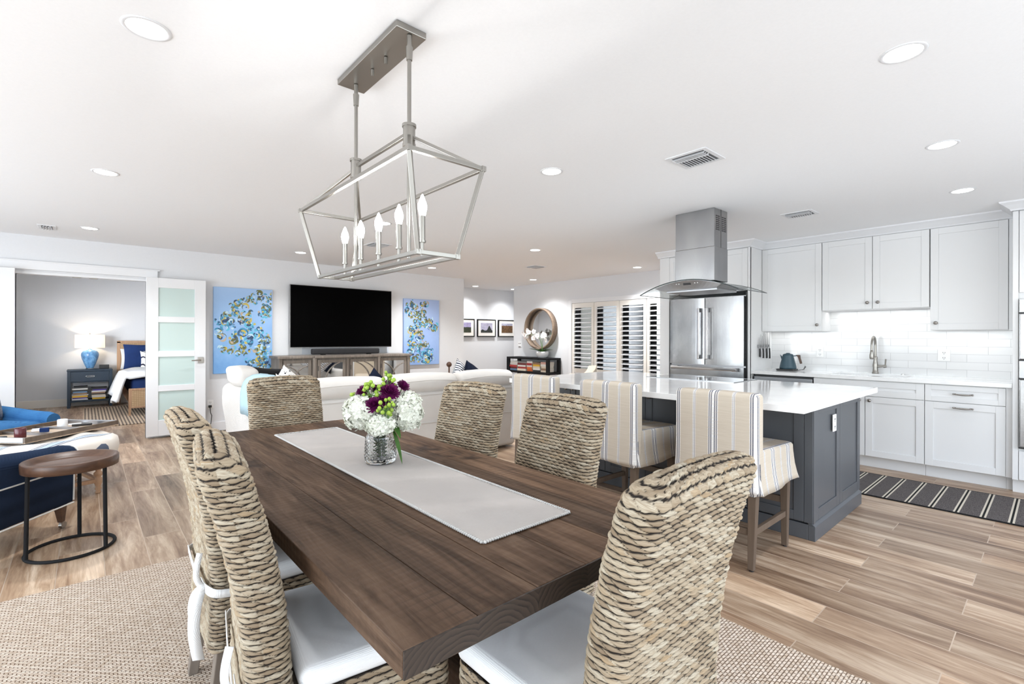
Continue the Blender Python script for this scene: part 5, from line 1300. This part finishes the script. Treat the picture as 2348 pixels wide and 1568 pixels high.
BC = {'white': (.75,.74,.71), 'red': (.38,.03,.03), 'dark red': (.17,.02,.02), 'orange': (.70,.16,.04), 'yellow': (.70,.42,.03), 'blue': (.16,.30,.48), 'black': (.02,.02,.02), 'cream': (.70,.62,.50), 'grey': (.25,.25,.25), 'purple': (.08,.05,.30), 'pink': (.60,.35,.30), 'brown': (.28,.17,.10)}
BM = {}
page = flat('book_pages', (.68,.65,.58), .9)
def book(x0, x1, y0, y1, z, th, col, lab, group, spine='-x'):
    if col not in BM: BM[col] = flat('book_cover_'+col.replace(' ', '_'), BC[col], .5)
    t = thing('book', lab, 'book', ((x0+x1)/2, (y0+y1)/2, z), 0, group)
    c = MB().box(x0, y0, z+.0002, x1, y1, z+.002).box(x0, y0, z+th-.0022, x1, y1, z+th-.0004)
    if spine == '-x': c.box(x0, y0, z+.002, x0+.003, y1, z+th-.0022)
    else: c.box(x0, y0, z+.002, x1, y0+.003, z+th-.0022)
    c.build('cover', BM[col], t)
    if spine == '-x': MB().box(x0+.003, y0+.003, z+.002, x1-.004, y1-.003, z+th-.0022).build('pages', page, t)
    else: MB().box(x0+.003, y0+.003, z+.002, x1-.003, y1-.004, z+th-.0022).build('pages', page, t)
random.seed(21)
order = ['bottom', 'second', 'third', 'fourth', 'fifth', 'sixth', 'top']
stacks = [(7.62, 7.86, ['blue','dark red','red','white','white'], 'leftmost'), (7.34, 7.61, ['cream','red','white','dark red','grey'], 'second'), (7.16, 7.335, ['orange','orange','white','red','white'], 'middle'), (6.93, 7.15, ['black','white','cream','yellow','brown'], 'fourth'), (6.76, 6.92, ['cream','brown','cream','white','pink'], 'rightmost')]
for y0, y1, cols, nm in stacks:
    z = .601
    for k, c in enumerate(cols):
        th = random.uniform(.034, .046); dy = random.uniform(0, .02)
        pos_ = 'topmost' if k == len(cols)-1 else order[k]
        book(BX+.02+random.uniform(0,.02), 7.12, y0+dy, y1-random.uniform(0,.015), z, th, c, f'{c} book lying {pos_} in the {nm} stack of the black bookcase', 'books in the black bookcase'); z += th
# orchid
px, py, pz = 7.03, 7.02, .886
solo(MB().lathe([(.0001,0),(.085,0),(.10,.01),(.125,.06),(.13,.10),(.13,.125),(.12,.125),(.115,.10),(.0001,.095)], (px,py,pz), 32), 'plant_pot', ceramic_white, 'white ceramic pot holding the orchid on the bookcase', 'pot')
t = thing('orchid', 'white flowering orchid with arching stems before the round mirror', 'orchid', (px, py, pz+.10))
m = MB()
for an, L in ((2.0,.30),(.9,.28),(3.5,.28),(4.5,.32),(5.3,.26),(2.7,.34)): leafm(m, (px,py,pz+.10), (math.cos(an), math.sin(an), .55), L, .04, .25)
m.build('leaf', leaf_green, t)
heads = []
stems = [(-.05,.20,.50,.24),(-.08,.12,.46,.16),(-.06,-.02,.44,.04),(-.04,-.07,.42,-.10)]
for (dx, y1_, zt_, y2_) in stems:
    pts = [Vector((px, py, pz+.10))*(1-k/10)**2+2*Vector((px+dx*.2, py+y1_*.3, pz+zt_+.08))*(k/10)*(1-k/10)+Vector((px+dx, py+y2_, pz+zt_))*(k/10)**2 for k in range(11)]
    tip = pts[-1]; pts += [tip+Vector((dx*.6, (y2_ or .05)*.5, .02)), tip+Vector((dx, (y2_ or .05)*.9, -.02))]
    MB().tube(pts, .004, 6).build('stem', stem_green, t)
    heads.append(pts)
random.seed(5); throat = flat('orchid_throat', (.45,.20,.16), .5)
for pts in heads:
    for k in range(6):
        m = MB(); q = pts[-1-(k % 4)]+Vector((random.uniform(-.04,.01), random.uniform(-.06,.06), random.uniform(-.05,.06)))
        nrm = Vector((-1, random.uniform(-.5,.5), random.uniform(-.3,.3))).normalized(); a_ = nrm.orthogonal().normalized(); b_ = nrm.cross(a_)
        for j in range(5):
            an = 2*PI*j/5+random.random()*.2; e = a_*math.cos(an)+b_*math.sin(an); f_ = a_*-math.sin(an)+b_*math.cos(an); L = .052; ww = .032
            m.add([q, q+e*L*.4-f_*ww*.8, q+e*L*.85-f_*ww*.6+nrm*.004, q+e*L, q+e*L*.85+f_*ww*.6+nrm*.004, q+e*L*.4+f_*ww*.8], [(0,1,2,3,4,5)])
        m.build('flower', orchid_white, t); MB().sphere(q+nrm*.006, .006, 5).build('flower_centre', throat, t)

# hallway pictures
def pict(label, x0, x1, z0, z1, sky_c, land, kind):
    t = thing('framed_picture', label, 'picture', ((x0+x1)/2, 9.0, z0), 0, 'framed landscapes in the hallway')
    y = 8.965; fw = .022
    MB().box(x0, y, z0, x0+fw, 8.999, z1).box(x1-fw, y, z0, x1, 8.999, z1).box(x0+fw, y, z0, x1-fw, 8.999, z0+fw).box(x0+fw, y, z1-fw, x1-fw, 8.999, z1).build('frame', black_matte, t, .002)
    MB().box(x0+fw, y+.008, z0+fw, x1-fw, y+.016, z1-fw).build('mat_board', paint_trimwarm, t)
    a0, a1, b0, b1 = x0+.10, x1-.10, z0+.10, z1-.085
    a = N('landscape_'+kind, .6, sky_c); f = a.noise(a.co('Object', (3,1,6)), 4, 5)
    a.set('Base Color', a.ramp(f, [(.35, tuple(x*.7 for x in sky_c)), (.6, sky_c)])); MB().box(a0, y+.005, b0, a1, y+.008, b1).build('print', a.m, t)
    m = MB(); rng = random.Random(x0); h = (b1-b0); L = 24; pts = []
    for k in range(L+1):
        u = k/L; bump_ = .28+.06*math.sin(u*9)+.04*rng.random()
        if kind == 'tree': bump_ = .22+.5*math.exp(-((u-.72)/.14)**2)+.12*math.exp(-((u-.15)/.1)**2)
        if kind == 'sunset': bump_ = .5+.05*rng.random()
        if kind == 'field': bump_ = .72+.08*rng.random()
        pts.append((a0+(a1-a0)*u, b0+h*bump_))
    vs = []
    for x, z in pts: vs += [(x, y+.0045, b0), (x, y+.0045, z)]
    m.add(vs, [(2*k, 2*k+2, 2*k+3, 2*k+1) for k in range(L)]); m.build('painted_land', flat('painted_land_'+kind, land, .7, noise=(25, .7, 0)), t)
pict('framed landscape with a red sunset sky, left of the three, cut by the wall corner', 6.31, 6.765, 1.31, 1.725, (.34,.30,.48), (.035,.045,.02), 'sunset')
pict('framed landscape with one big dark tree, the middle of the three', 6.85, 7.40, 1.31, 1.725, (.42,.40,.52), (.03,.035,.03), 'tree')
pict('framed brown field landscape, right of the three beside the hallway corner', 7.485, 8.04, 1.31, 1.725, (.36,.36,.46), (.16,.08,.03), 'field')

# ---------------------------------------------------------------- side table
cx, cy = -.06, 3.985
t = thing('side_table', 'round walnut tray side table on three black metal legs', 'side table', (cx, cy, 0))
MB().lathe([(.0001,.497),(.214,.497),(.224,.500),(.226,.53),(.226,.553),(.222,.557),(.206,.556),(.190,.532),(.175,.524),(.0001,.520)], (cx,cy,0), 64).build('top', walnut, t)
MB().tube([(cx+.205*math.cos(2*PI*k/48), cy+.205*math.sin(2*PI*k/48), .010) for k in range(48)], .0095, 8, closed=True).build('base_ring', black_matte, t)
for an in (-12, 108, 228):
    an = math.radians(an-28); MB().cyl((cx+.205*math.cos(an), cy+.205*math.sin(an), .01), (cx+.198*math.cos(an), cy+.198*math.sin(an), .50), .0105).build('leg', black_matte, t)
# ---------------------------------------------------------------- armchairs (local: front = +Y, origin on floor at centre)
def club(label, loc, rz, mat, mat_arm, casters=True, back_h=.82, pipe=True, back_w=.35):
    t = thing('armchair', label, 'armchair', loc, rz, 'blue upholstered armchairs')
    MB().soft(-.36, -.36, .17, .36, .40, .36, r=.04, n=9).build('base', mat, t, world=False)
    MB().soft(-.27, -.30, .36, .27, .44, .49, r=.055, puff=(0,.01,.015), n=12).build('seat', mat_arm, t, world=False)
    for sx in (-1, 1):
        m = MB(); n = 14; vs = []; prof = []
        # arm cross-section: upright panel with rolled top, swept from the back to the front while it dips
        sec = [(.285,.16),(.375,.16),(.380,.42)]+[(.345+.065*math.cos(a_), .0+.065*math.sin(a_)) for a_ in [math.radians(-20+i*25) for i in range(9)]]+[(.285,.42)]
        K = len(sec)
        for j in range(n+1):
            f = j/n; y = -.36+.79*f; top = .555-.055*math.sin(PI*min(1, f*1.0)*.5)**2 - (.015 if f > .93 else 0)
            for i, (a_, b_) in enumerate(sec):
                z = b_ if i < 2 else (b_ if i in (2, K-1) else top+b_)
                bot = .17+.05*math.sin(PI*f)*0
                if i < 2: z = bot
                vs.append((sx*a_, y, z))
        fs = [(j*K+i, j*K+(i+1)%K, (j+1)*K+(i+1)%K, (j+1)*K+i) for j in range(n) for i in range(K)]
        if sx < 0: fs = [q[::-1] for q in fs]
        m.add(vs, fs, True); m.add(vs[:K], [tuple(range(K))]); m.add(vs[-K:], [tuple(range(K))[::-1]])
        a_o = m.build('arm', mat_arm, t, world=False)
        y = .434
        if pipe: MB().tube([(sx*.285, y, .18), (sx*.283, y, .40)]+[(sx*(.345+.066*math.cos(q)), y, .488+.066*math.sin(q)) for q in [math.radians(200-i*20) for i in range(11)]]+[(sx*.382, y, .40), (sx*.378, y, .18)], .005, 6).build('piping', piping, a_o, world=False)
        if pipe: MB().tube([(sx*.384, -.35+.78*k/10, .405) for k in range(11)], .005, 6).tube([(sx*.383, -.35+.78*k/10, .165) for k in range(11)], .005, 6).build('piping', piping, a_o, world=False)
    m = MB().soft(-back_w, -.48, .20, back_w, -.27, back_h, r=.08, puff=(0,.01,.02), n=12, fn=lambda x, y, z: (x, y-.12*max(0, z-.45), z)).build('backrest', mat, t, world=False)
    for sx in (-1, 1):
        for sy, y in ((1, .36), (-1, -.34)):
            MB().bar((sx*.335, y+.02*sy, .18), (sx*.335, y+.03*sy, .045), .055, .055, .028, .028).build('leg', oak if not casters else walnut, t, .003, world=False)
            if casters: MB().cyl((sx*.335-.010, y+.04*sy, .022), (sx*.335+.010, y+.04*sy, .022), .022).cyl((sx*.335, y+.03*sy, .03), (sx*.335, y+.03*sy, .07), .012).build('caster', nickel_dark, t, world=False)
    return t
club('dark navy rolled-arm armchair with white piping, beside the round side table', (-.62, 4.34, 0), math.radians(-37), navy, navy)
t2 = club('brighter blue armchair at the far left behind the striped ottoman', (-.77, 6.53, 0), math.radians(-138), navy, midblue, back_h=.90, pipe=False, back_w=.44)
pillow('chunky grey knitted pillow on the far blue armchair', (-.76, 6.68, .66), .38, .36, .15, (-15,0,40), charcoal_knit)
# ottoman
ox, oy = -.28, 5.47
t = thing('ottoman', 'round tufted ottoman in cream fabric with blue stripes on turned legs', 'ottoman', (ox, oy, 0))
m = MB(); n = 72; vs = []; rad = .50
prof = [(0,.455)]+[(rad*.95*k/12, .455+.012*math.cos(k*.9)) for k in range(1, 12)]+[(rad*.93,.448),(rad*.985,.425),(rad,.39),(rad*1.005,.35),(rad*.985,.30),(rad*.95,.27),(rad*.93,.262),(0.001,.262)]
K = len(prof)
for k, (r_, z) in enumerate(prof):
    for i in range(n):
        th = 2*PI*i/n; x = math.cos(th)*max(r_, .001); y = math.sin(th)*max(r_, .001); dz = 0
        if k < 13:
            dz = -.022*math.exp(-(((x*3.4) % 1-.5)**2+((y*3.4) % 1-.5)**2)*26)
        rr_ = 1+(.012*math.cos(th*10) if 12 < k < K-3 else 0)
        vs.append((ox+x*rr_, oy+y*rr_, z+dz))
m.add(vs, [(j*n+i, j*n+(i+1)%n, (j+1)*n+(i+1)%n, (j+1)*n+i)[::-1] for j in range(K-1) for i in range(n)], True).build('cushion', ott, t)
MB().tube([(ox+rad*.955*math.cos(2*PI*k/64), oy+rad*.955*math.sin(2*PI*k/64), .272) for k in range(64)], .006, 6, closed=True).build('piping', ott, t)
MB().lathe([(.0001,.22),(rad*.80,.22),(rad*.80,.262),(.0001,.262)], (ox,oy,0), 48).build('frame', oak, t)
lg = [(ox+.42*math.cos(a_), oy+.42*math.sin(a_)) for a_ in [math.radians(q) for q in (-30, 60, 150, 240)]]
for x, y in lg:
    MB().lathe([(.0001,0),(.016,0),(.020,.012),(.014,.025),(.024,.04),(.016,.055),(.026,.085),(.026,.125),(.018,.135),(.030,.155),(.030,.17),(.016,.185),(.022,.20),(.022,.225),(.0001,.225)], (x,y,0), 20).build('leg', oak, t)
for k in range(4): MB().bar((*lg[k], .105), (*lg[(k+1)%4], .105), .03, .03).build('stretcher', oak, t, .003)
# tray, rotated 45 degrees
t = thing('tray', 'dark wooden rectangular tray with metal rim lying on the striped ottoman', 'tray', (-.245, 5.735, .468), math.radians(45))
L2, W2 = .41, .27
MB().box(-L2, -W2, 0, L2, W2, .008).build('base', wood('tray_wood', (.42,.30,.20), (.62,.48,.35), 'X', 4), t, world=False)
for q_ in (-W2, W2-.018): MB().box(-L2, q_, .0, L2, q_+.018, .045).build('rim', stool_wood, t, .002, world=False)
for q_ in (-L2, L2-.018): MB().box(q_, -W2+.018, .0, q_+.018, W2-.018, .045).build('rim', steel_dark, t, .002, world=False)
for q_ in (-.13, .13): MB().box(q_, -W2+.018, .008, q_+.015, W2-.018, .03).build('divider', steel_dark, t, world=False)
def ontray(x, y): v_ = Matrix.Rotation(math.radians(45), 3, 'Z') @ Vector((x, y, 0)); return (-.245+v_.x, 5.735+v_.y, .4765)
for (x, y), mt, lab in (((-.235,-.03), flat('burgundy_glass', (.09,.015,.02), .3), 'small dark burgundy candle jar on the tray'), ((.185,.05), ceramic_white, 'white ribbed candle jar on the tray')):
    p = ontray(x, y); solo(MB().lathe([(.0001,0),(.034,0),(.036,.005),(.036,.075),(.033,.078),(.031,.075),(.031,.06),(.0001,.06)], p, 28), 'candle_jar', mt, lab, 'candle jar')
p = ontray(.0, .02); solo(MB().box(p[0]-.03, p[1]-.02, p[2], p[0]+.03, p[1]+.02, p[2]+.035), 'trinket_box', navy_cloth, 'tiny navy and white box in the middle of the tray', 'box', bevel=.003)
p = ontray(.30, -.02); solo(MB().box(p[0]-.07, p[1]-.02, p[2], p[0]+.07, p[1]+.02, p[2]+.02), 'remote_control', black, 'black remote control at the far end of the tray', 'remote', bevel=.005)
p = ontray(-.30, .10); solo(MB().box(p[0]-.06, p[1]-.02, p[2], p[0]+.06, p[1]+.02, p[2]+.018), 'remote_control', black, 'black remote control behind the burgundy candle jar', 'remote', bevel=.005)
p = ontray(.06, .13); solo(MB().box(p[0]-.05, p[1]-.05, p[2], p[0]+.05, p[1]+.05, p[2]+.015), 'coaster', ceramic_white, 'white coaster beside the white candle jar', 'coaster', bevel=.003)
p = ontray(.34, .09); solo(MB().box(p[0]-.045, p[1]-.02, p[2], p[0]+.045, p[1]+.02, p[2]+.012), 'card_stack', ceramic_white, 'small white card pile beside the far remote control', 'cards', bevel=.002)

# ---------------------------------------------------------------- bedroom
NX0, NX1, NY0, NY1 = -.245, .392, 11.78, 12.17
nblue = flat('nightstand_blue', (.006,.020,.040), .4)
t = thing('nightstand', 'dark blue nightstand with one drawer and open shelf by the bed', 'nightstand', (.074, 11.97, 0))
MB().box(NX0, NY0, .66, NX1, NY1, .69).build('top', nblue, t, .003)
for x in (NX0+.005, NX1-.05):
    for y in (NY0+.005, NY1-.05): MB().box(x, y, 0, x+.045, y+.045, .66).build('leg', nblue, t, .002)
MB().box(NX0+.01, NY0+.05, .46, NX0+.03, NY1-.04, .66).box(NX1-.03, NY0+.05, .46, NX1-.01, NY1-.04, .66).box(NX0+.05, NY0+.02, .455, NX1-.05, NY1-.03, .47).box(NX0+.03, NY1-.06, .47, NX1-.03, NY1-.04, .66).build('case', nblue, t)
MB().box(NX0+.02, NY0+.03, .10, NX1-.02, NY1-.02, .135).build('shelf', nblue, t)
d = MB().box(NX0+.052, NY0+.008, .475, NX1-.052, NY0+.025, .655).build('drawer', nblue, t, .002)
MB().tube([(.074+s_*.05, NY0-.0, .565+q) for s_, q in ((-1,.012),(1,.012),(1.2,0),(1,-.012),(-1,-.012),(-1.2,0))], .005, 6, closed=True).build('handle', chrome, d)
random.seed(4)
for x0, x1, cols, nm in ((-.18, .055, ['white','purple','yellow','white','brown','blue','black','white','black'], 'left'), (.085, .315, ['yellow','white','cream','black','brown','white','purple','black'], 'right')):
    z = .136
    for k, c in enumerate(cols):
        th = random.uniform(.022, .032); pos_ = 'topmost' if k == len(cols)-1 else ['bottom','second','third','fourth','fifth','sixth','seventh','eighth'][k]
        book(x0+random.uniform(0,.03), x1-random.uniform(0,.03), NY0+.045+random.uniform(0,.03), NY1-.10, z, th, c, f'{c} book lying {pos_} in the {nm} stack on the nightstand shelf', 'books in the nightstand', '-y'); z += th
lx, ly = .07, 11.98
t = thing('table_lamp', 'blue ceramic table lamp with a white drum shade on the nightstand', 'lamp', (lx, ly, .69))
MB().lathe([(.0001,.012),(.05,.012),(.055,.03),(.085,.10),(.118,.20),(.128,.26),(.124,.30),(.10,.335),(.055,.35),(.028,.358),(.028,.372),(.0001,.372)], (lx,ly,.69), 40).build('base', blue_ceramic, t)
MB().lathe([(.0001,0),(.062,0),(.062,.012),(.05,.016),(.0001,.016)], (lx,ly,.691), 32).build('plinth', glass('acrylic', (1,1,1), .02), t)
MB().cyl((lx,ly,1.06),(lx,ly,1.35),.006).sphere((lx,ly,1.355),.009,8).build('stem', nickel_dark, t)
a = N('lamp_shade_fabric', .9, (.85,.82,.77), 0, .1); tl = a.node('ShaderNodeBsdfTranslucent'); tl.inputs[0].default_value = (.9,.82,.70,1); mx = a.node('ShaderNodeMixShader', i_0=.38)
a.l.new(a.b.outputs[0], mx.inputs[1]); a.l.new(tl.outputs[0], mx.inputs[2]); a.l.new(mx.outputs[0], a.n['Material Output'].inputs[0])
MB().lathe([(.215,0),(.212,.245)], (lx,ly,1.085), 48).build('shade', a.m, t)
MB().sphere((lx,ly+.0,1.21), .028, 10).build('bulb', emis('warm_bulb', (1,.80,.56), 150), t)
solo(MB().box(.20, 11.93, .6905, .345, 12.03, .765), 'clock_radio', black, 'small black box on the nightstand beside the blue lamp', 'clock', bevel=.004)
# bed
t = thing('bed', 'bed with woven cane headboard and footboard in the next room', 'bed', (1.3, 11.1, 0))
m = MB().box(.475, 12.09, .25, 2.1, 12.15, 1.19).build('headboard', cane, t, .004)
MB().box(.465, 12.085, 0, .52, 12.155, 1.20).box(.465, 12.085, 1.17, 2.1, 12.155, 1.215).build('headboard_frame', oak, t, .003)
MB().box(.57, 9.97, .16, 2.1, 10.01, .42).build('footboard', cane, t)
MB().box(.565, 9.96, .42, 2.1, 10.02, .45).box(.565, 9.96, .13, 2.1, 10.02, .16).build('footboard_frame', oak, t, .003)
MB().bar((.555,9.99,.45),(.545,9.99,.0105),.045,.045,.03,.03).build('leg', oak, t)
MB().box(.55, 10.01, .18, .58, 12.1, .36).build('side_rail', oak, t)
MB().soft(.56, 10.03, .30, 2.1, 12.08, .60, r=.06, n=9).build('mattress', navy_cloth, t)
def dfn(x, y, z):
    return (x+.02*math.sin(y*7+z*9)*(1 if x < .6 else .3), y, z+.012*math.sin(x*9+y*6))
m = MB(); NU, NV = 34, 30; vs = []
for j in range(NV+1):
    y = 9.98+1.72*j/NV
    for i in range(NU+1):
        s_ = i/NU*2.0     # cloth length from the hem on the left side up and over
        hang = .46-.05*math.sin(y*2.4)-(.06 if y < 10.3 else 0)
        if s_ < hang: x = .52-.14*(1-s_/hang)**.8+.03*math.sin(y*9)*(1-s_/hang); z = .66-(hang-s_)*.95
        else:
            q = s_-hang; x = .52+q; z = .66+.03*math.sin(min(1, q/.25)*PI/2)-.03
        r_ = 1.0
        z += .015*math.sin(x*8+y*5); 
        if y < 10.05 and s_ >= hang: z -= .02
        vs.append((x, y, z))
m.add(vs, [(j*(NU+1)+i, j*(NU+1)+i+1, (j+1)*(NU+1)+i+1, (j+1)*(NU+1)+i) for j in range(NV) for i in range(NU)], True)
o = solo(m, 'duvet', duvet_fab, 'white duvet draped over the left side of the bed', 'duvet'); s_ = o.modifiers.new('th', 'SOLIDIFY'); s_.thickness = .04; s_.offset = 1
pillow('navy blue sham pillow against the cane headboard', (.88, 11.94, .90), .66, .50, .13, (-8,0,0), navy_cloth)
pillow('white pillow edge behind the navy sham on the bed', (.84, 12.05, .86), .66, .40, .06, (-4,0,0), cushion_fab)
pillow('white pillow with dark scalloped trim in front of the navy sham', (1.02, 11.76, .84), .44, .36, .12, (-12,0,0), patterned('scallop_print', (.03,.03,.05), (.82,.82,.82), 'wave', 4, 2, .12))
a = N('bedroom_rug_weave', .95, (.5,.4,.3)); sx = a.sep(a.pos()); f = a.math('FRACT', a.math('MULTIPLY', a.math('ADD', sx[0], a.math('MULTIPLY', a.noise(a.pos(), 30, 2), .012)), 24)); 
g_ = a.math('FRACT', a.math('MULTIPLY', sx[1], 14)); ff = a.math('MULTIPLY', f, a.math('GREATER_THAN', g_, .12)); a.set('Base Color', a.ramp(ff, [(.42,(.10,.07,.05)), (.52,(.50,.39,.28))])); a.bump(f, .6, .006)
solo(MB().box(-.02, 9.05, .0005, 2.6, 11.55, .010), 'bedroom_rug', a.m, 'woven brown and cream rug on the bedroom floor under the bed', 'rug', bevel=.003)
